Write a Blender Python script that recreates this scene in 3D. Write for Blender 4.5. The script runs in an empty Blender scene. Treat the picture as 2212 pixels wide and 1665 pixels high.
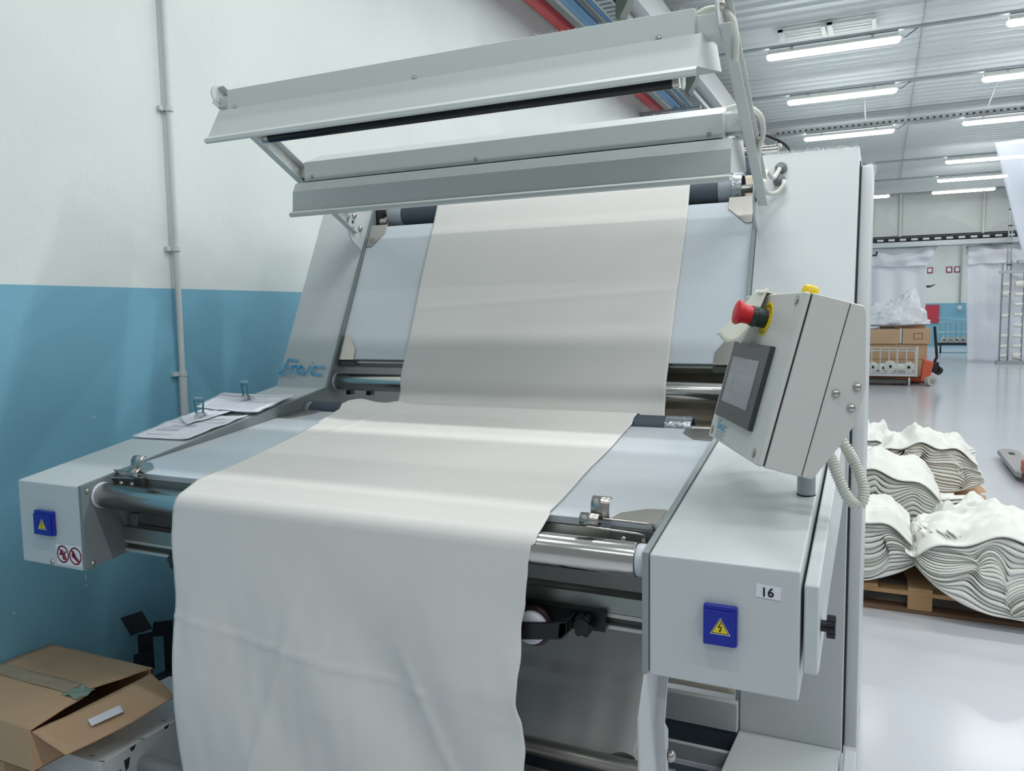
import bpy, bmesh, math, random
from math import sin, cos, pi, radians
from mathutils import Vector, Matrix, noise
random.seed(7)
S = bpy.context.scene
COL = S.collection

# ------------------------------------------------------------------ camera, world, lights, exposure
cam_d = bpy.data.cameras.new('camera')
cam_d.sensor_width = 36.0
cam_d.lens = 1707.55 / 2212 * 36.0
cam_d.clip_start = 0.05
cam_d.clip_end = 200
cam = bpy.data.objects.new('camera', cam_d)
COL.objects.link(cam)
Rr = Vector((0.90653752, 0.42185841, -0.01500679))
Rd = Vector((0.02502264, -0.08919158, -0.99570012))
Rf = Vector((-0.42138294, 0.90226401, -0.09141153))
M = Matrix((Rr, -Rd, -Rf)).transposed().to_4x4()
M.translation = Vector((0.471, -1.693, 1.67))
cam.matrix_world = M
S.camera = cam

S.view_settings.view_transform = 'Standard'
S.view_settings.look = 'None'
S.view_settings.gamma = 1.0
S.view_settings.use_curve_mapping = False
S.view_settings.exposure = 0.0
S.cycles.use_denoising = True
S.cycles.max_bounces = 8
S.cycles.diffuse_bounces = 4
S.cycles.sample_clamp_indirect = 4.0
S.cycles.caustics_reflective = False
S.cycles.caustics_refractive = False

W = bpy.data.worlds.new('hall_ambient_fill')  # uniform ambient fill standing in for light bounced around the white hall
S.world = W
W.use_nodes = True
W.node_tree.nodes['Background'].inputs[0].default_value = (0.90, 0.97, 1.0, 1)
W.node_tree.nodes['Background'].inputs[1].default_value = 0.27

LIGHT_E = 26.0      # radiance of the luminaire diffusers
LX0, LZ, LLEN = -0.155, 4.8, 1.5
ROWS = [8.9, 11.3, 14.2, 18.2, 21.0, 23.3]
# the luminaire rows that run on over the machine and behind the camera (same grid, out of frame)
for ry in (-3.75, -1.2, 1.35, 3.9, 6.4):
    for cxx in (-0.155, 2.4, 4.96):
        ld = bpy.data.lights.new('hall_area_light', 'AREA')
        ld.shape = 'RECTANGLE'; ld.size = 1.45; ld.size_y = 0.11
        ld.energy = {-3.75: 15.0, 1.35: 42.0}.get(ry, 31.0)
        ld.color = (0.97, 1.0, 0.995)
        lo = bpy.data.objects.new('hall_area_light', ld)
        lo.location = (cxx, ry, 4.78)
        COL.objects.link(lo)
# unseen area lights added on the same grid to brighten the far hall
for ry in ROWS + [26.0, 28.6, 31.2, 33.8]:
    for cxx in ((4.96, 7.5, 10.1) if ry < 25 else (-0.155, 2.4, 4.96, 7.5)):
        ld = bpy.data.lights.new('hall_area_light', 'AREA')
        ld.shape = 'RECTANGLE'; ld.size = 1.45; ld.size_y = 0.11
        ld.energy = 26.0
        ld.color = (0.97, 1.0, 0.995)
        lo = bpy.data.objects.new('hall_area_light', ld)
        lo.location = (cxx, ry, 4.78)
        COL.objects.link(lo)

# ------------------------------------------------------------------ materials
def lin(c):
    c = c / 255.0
    return c / 12.92 if c <= 0.04045 else ((c + 0.055) / 1.055) ** 2.4
def rgb(t): return (lin(t[0]), lin(t[1]), lin(t[2]), 1)
_M = {}
def mat(name, col, rough=0.5, metal=0.0, bump=0.0, bscale=60.0, vary=0.0, vscale=3.0, spec=0.5, emit=0.0, alpha=1.0, trans=0.0, sheen=0.0, aniso=None):
    if name in _M: return _M[name]
    m = bpy.data.materials.new(name); m.use_nodes = True
    nt = m.node_tree; b = nt.nodes['Principled BSDF']
    b.inputs['Base Color'].default_value = rgb(col)
    b.inputs['Roughness'].default_value = rough
    b.inputs['Metallic'].default_value = metal
    b.inputs['Specular IOR Level'].default_value = spec
    if trans: b.inputs['Transmission Weight'].default_value = trans
    if sheen: b.inputs['Sheen Weight'].default_value = sheen
    if alpha < 1: b.inputs['Alpha'].default_value = alpha
    if emit:
        b.inputs['Emission Color'].default_value = rgb(col); b.inputs['Emission Strength'].default_value = emit
    tc = nt.nodes.new('ShaderNodeTexCoord')
    if vary:
        n = nt.nodes.new('ShaderNodeTexNoise'); n.inputs['Scale'].default_value = vscale; n.inputs['Detail'].default_value = 5
        nt.links.new(tc.outputs['Object'], n.inputs['Vector'])
        mx = nt.nodes.new('ShaderNodeMix'); mx.data_type = 'RGBA'
        c = rgb(col)
        mx.inputs[6].default_value = tuple(max(0, x * (1 - vary)) for x in c[:3]) + (1,)
        mx.inputs[7].default_value = tuple(min(1, x * (1 + vary)) for x in c[:3]) + (1,)
        nt.links.new(n.outputs['Fac'], mx.inputs[0]); nt.links.new(mx.outputs[2], b.inputs['Base Color'])
    if bump:
        n2 = nt.nodes.new('ShaderNodeTexNoise'); n2.inputs['Scale'].default_value = bscale; n2.inputs['Detail'].default_value = 4
        if aniso:
            mp = nt.nodes.new('ShaderNodeMapping'); mp.inputs['Scale'].default_value = aniso
            nt.links.new(tc.outputs['Object'], mp.inputs['Vector']); nt.links.new(mp.outputs['Vector'], n2.inputs['Vector'])
        else:
            nt.links.new(tc.outputs['Object'], n2.inputs['Vector'])
        bm = nt.nodes.new('ShaderNodeBump'); bm.inputs['Strength'].default_value = bump; bm.inputs['Distance'].default_value = 0.01
        nt.links.new(n2.outputs['Fac'], bm.inputs['Height']); nt.links.new(bm.outputs['Normal'], b.inputs['Normal'])
    _M[name] = m
    return m

paint = mat('grey_powder_coat', (205, 210, 211), 0.38, bump=0.05, bscale=500)
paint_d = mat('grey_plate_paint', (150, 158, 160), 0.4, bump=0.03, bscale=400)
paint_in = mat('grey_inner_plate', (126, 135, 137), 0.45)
lamp_paint = mat('lamp_hood_paint', (206, 211, 209), 0.42)
hmi_paint = mat('panel_housing_paint', (206, 208, 203), 0.40, bump=0.05, bscale=600)
acrylic = mat('white_acrylic', (212, 219, 226), 0.22)
chrome = mat('chrome', (205, 204, 200), 0.17, 1.0)
steel = mat('stainless_steel', (190, 186, 180), 0.28, 1.0, bump=0.05, bscale=30, aniso=(1, 30, 30))
galv = mat('galvanised_steel', (176, 182, 184), 0.38, 0.8, vary=0.1, vscale=20)
alu = mat('aluminium_profile', (160, 164, 158), 0.35, 0.85, vary=0.12, vscale=8)
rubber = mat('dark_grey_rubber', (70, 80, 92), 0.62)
tube_grey = mat('grey_roller_end', (150, 158, 164), 0.35)
tape = mat('silver_tape', (170, 176, 182), 0.25, 0.7, bump=0.5, bscale=40)
black = mat('black_plastic', (22, 25, 30), 0.4)
blackgloss = mat('black_tube_glass', (10, 12, 16), 0.25)
blackmat = mat('black_painted_steel', (28, 34, 42), 0.6)
nylon = mat('white_nylon', (226, 228, 236), 0.4)
fabric = mat('cream_cotton', (230, 228, 224), 0.95, bump=0.10, bscale=700, spec=0.15, vary=0.02, vscale=2.5)
fabric_b = mat('beige_cotton', (214, 204, 184), 0.95, bump=0.10, bscale=700, spec=0.15, vary=0.05, vscale=4)
cloth_w = mat('white_cloth', (223, 224, 218), 0.95, bump=0.15, bscale=90, spec=0.1)
red_p = mat('red_plastic', (205, 28, 42), 0.38)
green_p = mat('dark_green_plastic', (30, 48, 46), 0.4)
yellow_p = mat('yellow_plastic', (240, 205, 30), 0.45)
blue_p = mat('blue_plastic', (18, 40, 160), 0.32)
white_pl = mat('white_plastic', (228, 230, 226), 0.4)
hose_m = mat('cream_hose', (214, 216, 208), 0.45)
paper = mat('white_paper', (232, 233, 242), 0.8)
paper_c = mat('cream_paper', (232, 232, 218), 0.8)
ink = mat('grey_ink', (150, 152, 165), 0.8)
ink_k = mat('black_ink', (20, 20, 22), 0.7)
ink_b = mat('logo_blue', (92, 186, 232), 0.5)
ink_y = mat('sticker_yellow', (238, 214, 40), 0.5)
ink_r = mat('sticker_red', (150, 35, 50), 0.5)
card = mat('cardboard', (202, 168, 134), 0.85, vary=0.08, vscale=5, bump=0.1, bscale=50)
card_in = mat('cardboard_edge', (120, 92, 66), 0.9)
wood = mat('pallet_wood', (176, 140, 100), 0.8, vary=0.2, vscale=8, bump=0.2, bscale=30, aniso=(1, 8, 8))
wood_d = mat('pallet_wood_dark', (120, 92, 72), 0.85, vary=0.2, vscale=8)
film = mat('clear_film', (235, 240, 248), 0.25, alpha=0.45)
screen_m = mat('screen_glass', (150, 152, 158), 0.12)
bezel_m = mat('bezel_grey', (62, 66, 70), 0.3)
orange = mat('orange_paint', (205, 92, 62), 0.5)
red_wall = mat('red_pipe_paint', (196, 62, 66), 0.35)
pale_pipe = mat('pale_pipe', (205, 208, 208), 0.4)
blue_pipe = mat('blue_pipe_paint', (88, 138, 178), 0.35)
seam_m = mat('dark_seam', (38, 42, 46), 0.7)
wire_m = mat('dark_cable', (70, 74, 76), 0.6)
rubber_w = mat('wheel_grey', (190, 186, 176), 0.6)
lint_m = mat('lint', (225, 228, 226), 1.0)
dark_green_grey = mat('dark_clamp_paint', (96, 104, 102), 0.6)
slot_m = mat('tray_slot', (128, 134, 136), 0.7)
prof_d = mat('dark_profile', (92, 96, 92), 0.4, 0.6)
brown_rub = mat('brown_rubber', (62, 38, 40), 0.35)
lid_m = mat('clear_clip', (214, 216, 224), 0.15, alpha=0.6)
teal_clip = mat('teal_clip', (60, 118, 122), 0.35)

def diffuser():
    m = bpy.data.materials.new('luminaire_diffuser'); m.use_nodes = True
    b = m.node_tree.nodes['Principled BSDF']
    b.inputs['Base Color'].default_value = (0.9, 0.9, 0.9, 1)
    b.inputs['Emission Color'].default_value = (0.97, 1.0, 0.995, 1); b.inputs['Emission Strength'].default_value = LIGHT_E
    return m
diff_m = diffuser()

def wall_mat():
    m = bpy.data.materials.new('two_tone_wall'); m.use_nodes = True
    nt = m.node_tree; b = nt.nodes['Principled BSDF']; b.inputs['Roughness'].default_value = 0.45
    g = nt.nodes.new('ShaderNodeNewGeometry'); sp = nt.nodes.new('ShaderNodeSeparateXYZ')
    nt.links.new(g.outputs['Position'], sp.inputs[0])
    lt = nt.nodes.new('ShaderNodeMath'); lt.operation = 'LESS_THAN'; lt.inputs[1].default_value = 1.805
    nt.links.new(sp.outputs['Z'], lt.inputs[0])
    mx = nt.nodes.new('ShaderNodeMix'); mx.data_type = 'RGBA'
    mx.inputs[6].default_value = rgb((225, 231, 228)); mx.inputs[7].default_value = rgb((124, 180, 203))
    nt.links.new(lt.outputs[0], mx.inputs[0])
    n = nt.nodes.new('ShaderNodeTexNoise'); n.inputs['Scale'].default_value = 1.6; n.inputs['Detail'].default_value = 6
    nt.links.new(g.outputs['Position'], n.inputs['Vector'])
    cr = nt.nodes.new('ShaderNodeValToRGB'); cr.color_ramp.elements[0].color = (0.93, 0.93, 0.93, 1); cr.color_ramp.elements[1].color = (1.0, 1.0, 1.0, 1)
    cr.color_ramp.elements[0].position = 0.3; cr.color_ramp.elements[1].position = 0.6
    nt.links.new(n.outputs['Fac'], cr.inputs[0])
    mu = nt.nodes.new('ShaderNodeMix'); mu.data_type = 'RGBA'; mu.blend_type = 'MULTIPLY'; mu.inputs[0].default_value = 1
    nt.links.new(mx.outputs[2], mu.inputs[6]); nt.links.new(cr.outputs[0], mu.inputs[7])
    nt.links.new(mu.outputs[2], b.inputs['Base Color'])
    n2 = nt.nodes.new('ShaderNodeTexNoise'); n2.inputs['Scale'].default_value = 35
    nt.links.new(g.outputs['Position'], n2.inputs['Vector'])
    bp = nt.nodes.new('ShaderNodeBump'); bp.inputs['Strength'].default_value = 0.12; bp.inputs['Distance'].default_value = 0.01
    nt.links.new(n2.outputs['Fac'], bp.inputs['Height']); nt.links.new(bp.outputs['Normal'], b.inputs['Normal'])
    return m
wall_m = wall_mat()
floor_m = mat('glossy_epoxy_floor', (200, 202, 208), 0.16, vary=0.06, vscale=0.6, bump=0.03, bscale=2.0)
ceil_m = mat('ceiling_sheet', (222, 227, 226), 0.5)

# ------------------------------------------------------------------ mesh helpers
class MB:
    def __init__(s): s.v = []; s.f = []
    def add(s, vs, fs):
        o = len(s.v); s.v += [tuple(v) for v in vs]; s.f += [tuple(i + o for i in f) for f in fs]; return s
    def box(s, x0, x1, y0, y1, z0, z1):
        vs = [(x0, y0, z0), (x1, y0, z0), (x1, y1, z0), (x0, y1, z0), (x0, y0, z1), (x1, y0, z1), (x1, y1, z1), (x0, y1, z1)]
        return s.add(vs, [(0, 3, 2, 1), (4, 5, 6, 7), (0, 1, 5, 4), (1, 2, 6, 5), (2, 3, 7, 6), (3, 0, 4, 7)])
    def prism(s, poly, axis, a, b):
        n = len(poly)
        def P(p, t):
            if axis == 0: return (t, p[0], p[1])
            if axis == 1: return (p[0], t, p[1])
            return (p[0], p[1], t)
        vs = [P(p, a) for p in poly] + [P(p, b) for p in poly]
        fs = [tuple(range(n)), tuple(range(2 * n - 1, n - 1, -1))]
        for i in range(n):
            j = (i + 1) % n; fs.append((i, i + n, j + n, j))
        return s.add(vs, fs)
    def hexa(s, bot, top):
        return s.add(list(bot) + list(top), [(0, 3, 2, 1), (4, 5, 6, 7), (0, 1, 5, 4), (1, 2, 6, 5), (2, 3, 7, 6), (3, 0, 4, 7)])
    def tube(s, pts, r, n=12, caps=True):
        pts = [Vector(p) for p in pts]; rs = r if isinstance(r, (list, tuple)) else [r] * len(pts)
        t0 = (pts[1] - pts[0]).normalized()
        up = Vector((0, 0, 1)) if abs(t0.z) < 0.9 else Vector((1, 0, 0))
        a = t0.cross(up).normalized(); base = len(s.v)
        for i, p in enumerate(pts):
            if i == 0: t = t0
            elif i == len(pts) - 1: t = (pts[i] - pts[i - 1]).normalized()
            else: t = ((pts[i + 1] - p).normalized() + (p - pts[i - 1]).normalized()).normalized()
            a = (a - t * a.dot(t)).normalized(); b = t.cross(a)
            for k in range(n):
                th = 2 * pi * k / n
                s.v.append(tuple(p + (a * cos(th) + b * sin(th)) * rs[i]))
        for i in range(len(pts) - 1):
            for k in range(n):
                k2 = (k + 1) % n
                s.f.append((base + i * n + k, base + i * n + k2, base + (i + 1) * n + k2, base + (i + 1) * n + k))
        if caps:
            s.f.append(tuple(base + k for k in range(n - 1, -1, -1)))
            s.f.append(tuple(base + (len(pts) - 1) * n + k for k in range(n)))
        return s
    def cyl(s, p0, p1, r, n=24, caps=True): return s.tube([p0, p1], r, n, caps)
    def ring(s, p0, p1, ro, ri, n=32):
        p0 = Vector(p0); p1 = Vector(p1); t = (p1 - p0).normalized()
        up = Vector((0, 0, 1)) if abs(t.z) < 0.9 else Vector((1, 0, 0))
        a = t.cross(up).normalized(); b = t.cross(a); base = len(s.v)
        for (p, r) in ((p0, ro), (p1, ro), (p1, ri), (p0, ri)):
            for k in range(n):
                th = 2 * pi * k / n; s.v.append(tuple(p + (a * cos(th) + b * sin(th)) * r))
        for q in range(4):
            q2 = (q + 1) % 4
            for k in range(n):
                k2 = (k + 1) % n
                s.f.append((base + q * n + k, base + q * n + k2, base + q2 * n + k2, base + q2 * n + k))
        return s
    def sheet(s, grid):
        ni = len(grid); nj = len(grid[0]); base = len(s.v)
        for row in grid: s.v += [tuple(p) for p in row]
        for i in range(ni - 1):
            for j in range(nj - 1):
                s.f.append((base + i * nj + j, base + i * nj + j + 1, base + (i + 1) * nj + j + 1, base + (i + 1) * nj + j))
        return s
    def build(s, name, m, parent=None, bevel=0.0, smooth=30, thick=0.0, label=None, seg=2, local=False):
        me = bpy.data.meshes.new(name)
        me.from_pydata(s.v, [], s.f); me.validate()
        bm = bmesh.new(); bm.from_mesh(me)
        if not thick: bmesh.ops.recalc_face_normals(bm, faces=bm.faces)
        bm.to_mesh(me); bm.free()
        me.materials.append(m)
        o = bpy.data.objects.new(name, me); COL.objects.link(o)
        if smooth:
            for p in me.polygons: p.use_smooth = True
            try: me.set_sharp_from_angle(angle=radians(smooth))
            except Exception: pass
        if thick:
            md = o.modifiers.new('thick', 'SOLIDIFY'); md.thickness = thick; md.offset = 0
        if bevel:
            md = o.modifiers.new('bevel', 'BEVEL'); md.width = bevel; md.segments = seg; md.limit_method = 'ANGLE'; md.angle_limit = radians(35)
            md.harden_normals = True
        if parent is not None:
            o.parent = parent
            if parent.type == 'EMPTY' and not parent.get('_local'):
                o.matrix_parent_inverse = Matrix.Translation(-Vector(parent.location))
        if label: o['label'] = label
        return o

def tag(o, label, cat, group=None, kind=None):
    if label: o['label'] = label
    if cat: o['category'] = cat
    if group: o['group'] = group
    if kind: o['kind'] = kind
    return o
def thing(name, label, cat, loc=(0, 0, 0), group=None, local=False, mw=None):
    o = bpy.data.objects.new(name, None); COL.objects.link(o)
    o.empty_display_size = 0.1
    if mw is not None: o.matrix_world = mw
    else: o.location = loc
    if local or mw is not None: o['_local'] = 1
    return tag(o, label, cat, group)
def structure(o): o['kind'] = 'structure'; return o
def kids(root): return [x for x in COL.objects if x.parent == root]
def copy_tree(o, parent=None):
    c = o.copy(); COL.objects.link(c)
    if parent is not None: c.parent = parent
    for ch in kids(o): copy_tree(ch, c)
    return c

class Frame:
    """flat print: strokes, polygons and letters lying on a plane o + u*x + v*y, a hair above it"""
    def __init__(s, o, u, v, off=0.0006):
        s.o = Vector(o); s.u = Vector(u).normalized(); s.v = Vector(v).normalized(); s.n = s.u.cross(s.v).normalized(); s.off = off
    def P(s, x, y, h=0.0): return s.o + s.u * x + s.v * y + s.n * (s.off + h)
    def poly(s, mb, pts, h=0.0, t=0.0005):
        n = len(pts)
        vs = [s.P(x, y, h) for x, y in pts] + [s.P(x, y, h + t) for x, y in pts]
        fs = [tuple(range(n)), tuple(range(2 * n - 1, n - 1, -1))] + [(i, (i + 1) % n, (i + 1) % n + n, i + n) for i in range(n)]
        mb.add(vs, fs)
    def stroke(s, mb, pts, w, h=0.0):
        for (a, b) in zip(pts[:-1], pts[1:]):
            a = Vector(a); b = Vector(b); d = (b - a)
            if d.length < 1e-9: continue
            d.normalize(); p = Vector((-d.y, d.x)) * w / 2; e = d * w * 0.3
            s.poly(mb, [a - e - p, b + e - p, b + e + p, a - e + p], h)
    def circle(s, mb, c, r, h=0, n=28): s.poly(mb, [(c[0] + r * cos(2 * pi * k / n), c[1] + r * sin(2 * pi * k / n)) for k in range(n)], h)
    def ringp(s, mb, c, r, w, h=0, n=28): s.stroke(mb, [(c[0] + r * cos(2 * pi * k / n), c[1] + r * sin(2 * pi * k / n)) for k in range(n + 1)], w, h)
    def text(s, body, size, x, y, m, name, parent, h=0.0, bold=0.0):
        cu = bpy.data.curves.new('lettering', 'FONT'); cu.body = body; cu.size = size; cu.extrude = 0.0002; cu.offset = bold
        cu.resolution_u = 3
        to = bpy.data.objects.new('lettering', cu); COL.objects.link(to)
        dg = bpy.context.evaluated_depsgraph_get()
        me = bpy.data.meshes.new_from_object(to.evaluated_get(dg))
        bpy.data.objects.remove(to)
        X = Matrix((s.u, s.v, s.n)).transposed().to_4x4(); X.translation = s.P(x, y, h + 0.0004)
        me.transform(X)
        me.materials.clear(); me.materials.append(m)
        o = bpy.data.objects.new(name, me); COL.objects.link(o)
        if parent is not None:
            o.parent = parent
            if parent.type == 'EMPTY' and not parent.get('_local'): o.matrix_parent_inverse = Matrix.Translation(-Vector(parent.location))
        return o

def screws(pts, axis_dir, r, parent, m=steel, name='screw', label=None):
    for p in pts:
        p = Vector(p); d = Vector(axis_dir).normalized()
        mb = MB(); mb.tube([p - d * 0.002, p + d * r * 0.35, p + d * r * 0.8], [r, r, r * 0.55], 12)
        mb.build(name, m, parent, smooth=50)

def smoothpath(pts, n=8):
    out = []; P = [Vector(p) for p in pts]
    for i in range(len(P) - 1):
        p0 = P[max(i - 1, 0)]; p1 = P[i]; p2 = P[i + 1]; p3 = P[min(i + 2, len(P) - 1)]
        for k in range(n):
            t = k / n
            out.append(0.5 * ((2 * p1) + (p2 - p0) * t + (2 * p0 - 5 * p1 + 4 * p2 - p3) * t * t + (3 * p1 - p0 - 3 * p2 + p3) * t ** 3))
    out.append(P[-1]); return out

# ------------------------------------------------------------------ the hall
floor = MB().box(-2.7, 16, -8, 37, -0.2, 0).build('floor', floor_m, smooth=0); structure(floor)
wl = MB().box(-2.7, -2.5, -8, 37, 0, 5.3).build('wall_left', wall_m, smooth=0); structure(wl)
wb = MB().box(-2.7, 16, 36.4, 36.7, 0, 5.3).build('wall_back', wall_m, smooth=0); structure(wb)
# trapezoid sheet ceiling, ribs along x
prof = []; y = -8.0
while y < 36.5:
    prof += [(y, 5.2), (y + 0.17, 5.2), (y + 0.19, 5.165), (y + 0.23, 5.165), (y + 0.25, 5.2)]
    y += 0.25
cb = MB()
n = len(prof); vs = []
for x in (-2.7, 16): vs += [(x, p[0], p[1]) for p in prof]
cb.add(vs, [(i, i + 1, i + 1 + n, i + n) for i in range(n - 1)])
cb.box(-2.7, 16, -8, 37, 5.3, 5.35)
ceil = cb.build('ceiling', ceil_m, smooth=0); structure(ceil)
sj = MB().box(0.839, 0.847, 4, 36, 5.155, 5.166).build('seam', galv, ceil, smooth=0)
bm_ = MB(); bm_.box(-1.78, -1.58, -8, 36.4, 4.45, 4.75)
structure(bm_.build('trim_1', pale_pipe, bevel=0.005))
MB().box(-1.9, 12, 23.0, 23.02, 4.8, 5.16).build('trim_2', ceil_m, smooth=0)['kind'] = 'structure'

# pipes running along the left wall
def pipe_y(name, x, z, r, m, label, cat, y0=-7.5, y1=36.3, clamps=True):
    root = thing(name, label, cat, (x, y0, z))
    MB().cyl((x, y0, z), (x, y1, z), r, 20).build('pipe', m, root, smooth=60)
    if clamps:
        for k in range(9):
            yy = 3.4 + k * 3.1
            MB().ring((x, yy, z), (x, yy + 0.03, z), r + 0.008, r - 0.002, 20).build('clamp', galv, root, smooth=60)
    return root
pipe_y('water_pipe', -2.36, 4.40, 0.062, red_wall, 'red painted pipe running along the top of the left wall', 'pipe')
pipe_y('air_pipe', -2.22, 4.46, 0.035, pale_pipe, 'slim pale grey pipe just right of the red pipe', 'pipe')
pipe_y('air_pipe', -2.12, 4.50, 0.035, pale_pipe, 'pale grey pipe between the red pipe and the blue pipes', 'pipe')
pipe_y('air_pipe', -2.04, 4.34, 0.05, blue_pipe, 'thicker light blue pipe hung below the ceiling beam', 'pipe')
pipe_y('air_pipe', -1.93, 4.42, 0.035, blue_pipe, 'thinner light blue pipe nearest the perforated cable tray', 'pipe')
tr = thing('cable_tray', 'grey perforated cable tray alongside the blue pipes under the ceiling', 'cable tray', (-1.8, -7.5, 4.36))
tb = MB(); tb.box(-1.87, -1.72, -7.5, 36.3, 4.36, 4.365); tb.box(-1.875, -1.87, -7.5, 36.3, 4.36, 4.42); tb.box(-1.72, -1.715, -7.5, 36.3, 4.36, 4.42)
tb.build('tray', galv, tr, smooth=0)
sl = MB()
for k in range(150):
    sl.box(-1.85, -1.74, 3 + k * 0.1, 3.04 + k * 0.1, 4.357, 4.3595)
sl.build('slot', slot_m, tr, smooth=0)['kind'] = 'stuff'
for k in range(8):
    yy = 3.0 + k * 2.9
    g = thing('wall_bracket', ['nearest', 'second', 'third', 'fourth', 'fifth', 'sixth', 'seventh', 'farthest'][k] + ' grey steel bracket carrying the pipes from the left wall', 'bracket', (-2.5, yy, 4.25), 'brackets under the wall pipes')
    MB().box(-2.5, -1.7, yy, yy + 0.04, 4.25, 4.29).build('arm', galv, g, bevel=0.003)
    MB().prism([(-2.5, 4.29), (-2.5, 4.0), (-2.46, 4.0), (-2.2, 4.25), (-2.2, 4.29)], 1, yy + 0.01, yy + 0.02).build('gusset', galv, g)
# beam clamps hanging by the tray
for k in range(3):
    yy = 5.2 + k * 2.7
    MBb = MB(); MBb.prism([(-1.70, 4.45), (-1.56, 4.45), (-1.58, 4.36), (-1.66, 4.22), (-1.70, 4.22)], 1, yy, yy + 0.16)
    tag(MBb.build('beam_clamp', dark_green_grey, bevel=0.006), ['nearest', 'second', 'farthest'][k] + ' dark clamp hanging under the ceiling beam beside the cable tray', 'clamp', 'dark clamps under the ceiling beam')

# vertical conduit on the wall
cd = thing('electrical_conduit', 'thin grey conduit running straight down the two-tone wall', 'conduit', (-2.47, 0.988, 0.9))
MB().cyl((-2.475, 0.988, 1.0), (-2.475, 0.988, 5.1), 0.0135, 16).build('pipe', pale_pipe, cd, smooth=60)
MB().cyl((-2.475, 0.988, 1.0), (-2.475, 0.988, 1.42), 0.0185, 16).build('sleeve', pale_pipe, cd, smooth=60)
for z in (1.40, 1.975, 2.60, 3.3):
    m_ = MB(); m_.ring((-2.475, 0.988, z), (-2.475, 0.988, z + 0.022), 0.021, 0.013, 20); m_.box(-2.50, -2.48, 0.945, 0.985, z, z + 0.02)
    m_.build('clip', pale_pipe, cd, bevel=0.001)
# wall scuffs and paint drips
for (yy, z, hh) in ((0.453, 0.604, 0.012), (0.452, 0.570, 0.007), (0.538, 1.264, 0.006), (0.731, 0.495, 0.004), (0.148, 0.559, 0.004), (0.426, 0.819, 0.010)):
    MB().prism([(yy - 0.0035, z - hh), (yy + 0.0035, z - hh), (yy + 0.004, z + hh * 0.4), (yy, z + hh), (yy - 0.004, z + hh * 0.4)], 0, -2.5, -2.4985).build('paint_drip', pale_pipe, wl)

# ceiling luminaires
def luminaire():
    root = thing('ceiling_light', '', 'ceiling light', (0, 0, 0), 'lit tube lights in rows under the corrugated ceiling', local=True)
    b = MB(); b.prism([(-0.06, 0.0), (0.06, 0.0), (0.05, 0.05), (-0.05, 0.05)], 0, -0.73, 0.73)
    b.build('housing', white_pl, root, bevel=0.006)
    d = MB()
    sec = []
    for x, sc in ((-0.75, 0.35), (-0.74, 0.75), (-0.71, 1.0), (0.71, 1.0), (0.74, 0.75), (0.75, 0.35)):
        sec.append([(x, 0.062 * sc * cos(t), -0.002 - 0.055 * sc * sin(t)) for t in [pi * k / 10 for k in range(11)]])
    d.sheet(sec)
    for row, flip in ((sec[0], 1), (sec[-1], 0)):
        o_ = len(d.v); d.v += row; d.f.append(tuple(range(o_, o_ + 11)))
    d.build('diffuser', diff_m, root, smooth=60)
    for sx in (-0.45, 0.45):
        MB().box(sx - 0.015, sx + 0.015, -0.065, 0.065, 0.03, 0.06).build('clip', galv, root)
    MB().tube(smoothpath([(0.74, 0, 0.02), (0.80, 0, 0.0), (0.86, 0, 0.04), (0.93, 0, 0.085)], 5), 0.006, 6).build('lead', wire_m, root)
    return root
proto = luminaire(); first = True
spots = [(-0.155, y, 'left', i) for i, y in enumerate(ROWS) if i != 3 and i != 4] + [(2.40, y, 'right', i) for i, y in enumerate(ROWS)]
ordn = ['nearest', 'second', 'third', 'fourth', 'fifth', 'farthest']
for (x, y, side, i) in spots:
    o = proto if first else copy_tree(proto); first = False
    o.location = (x, y, LZ)
    if side == 'left': lb = {0: 'large bright tube light nearest the machine, under the ceiling vent', 1: 'second bright tube light of the left column, behind a hanging rod', 2: 'bright tube light of the left column just under the perforated tray', 5: 'small far tube light just right of the tall machine cabinet'}[i]
    else: lb = ordn[i] + ' tube light of the right-hand column under the corrugated ceiling'
    o['label'] = lb
# conduits joining luminaires along each row
for i, y in enumerate(ROWS):
    q = MB(); q.cyl((-1.5, y, LZ + 0.10), (6, y, LZ + 0.10), 0.022, 8)
    tag(q.build('cable_conduit', galv, smooth=60), ordn[i] + ' grey conduit running across the ceiling above a row of lights', 'conduit')
# perforated tray above the third row with hanger rods
t2 = thing('cable_tray', 'pale perforated cable tray hung across the hall above the third light row', 'cable tray', (-1.5, 14.3, 4.9))
q = MB(); q.box(-1.5, 7, 14.25, 14.255, 4.90, 5.0); q.box(-1.5, 7, 14.25, 14.45, 4.90, 4.905); q.build('tray', pale_pipe, t2, smooth=0)
q = MB()
for k in range(80): q.box(-1.4 + k * 0.1, -1.36 + k * 0.1, 14.244, 14.249, 4.94, 4.97)
q.build('slot', wire_m, t2, smooth=0)['kind'] = 'stuff'
for i, x in enumerate((0.13, 2.0)):
    root = thing('hanger_rod', ('left' if i == 0 else 'right') + ' lint-covered rod hanging from the ceiling to the perforated tray', 'rod', (x, 14.3, 4.0))
    MB().cyl((x, 12.2, 5.17), (x, 14.3, 4.96), 0.012, 8).build('rod', pale_pipe, root)
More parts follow.
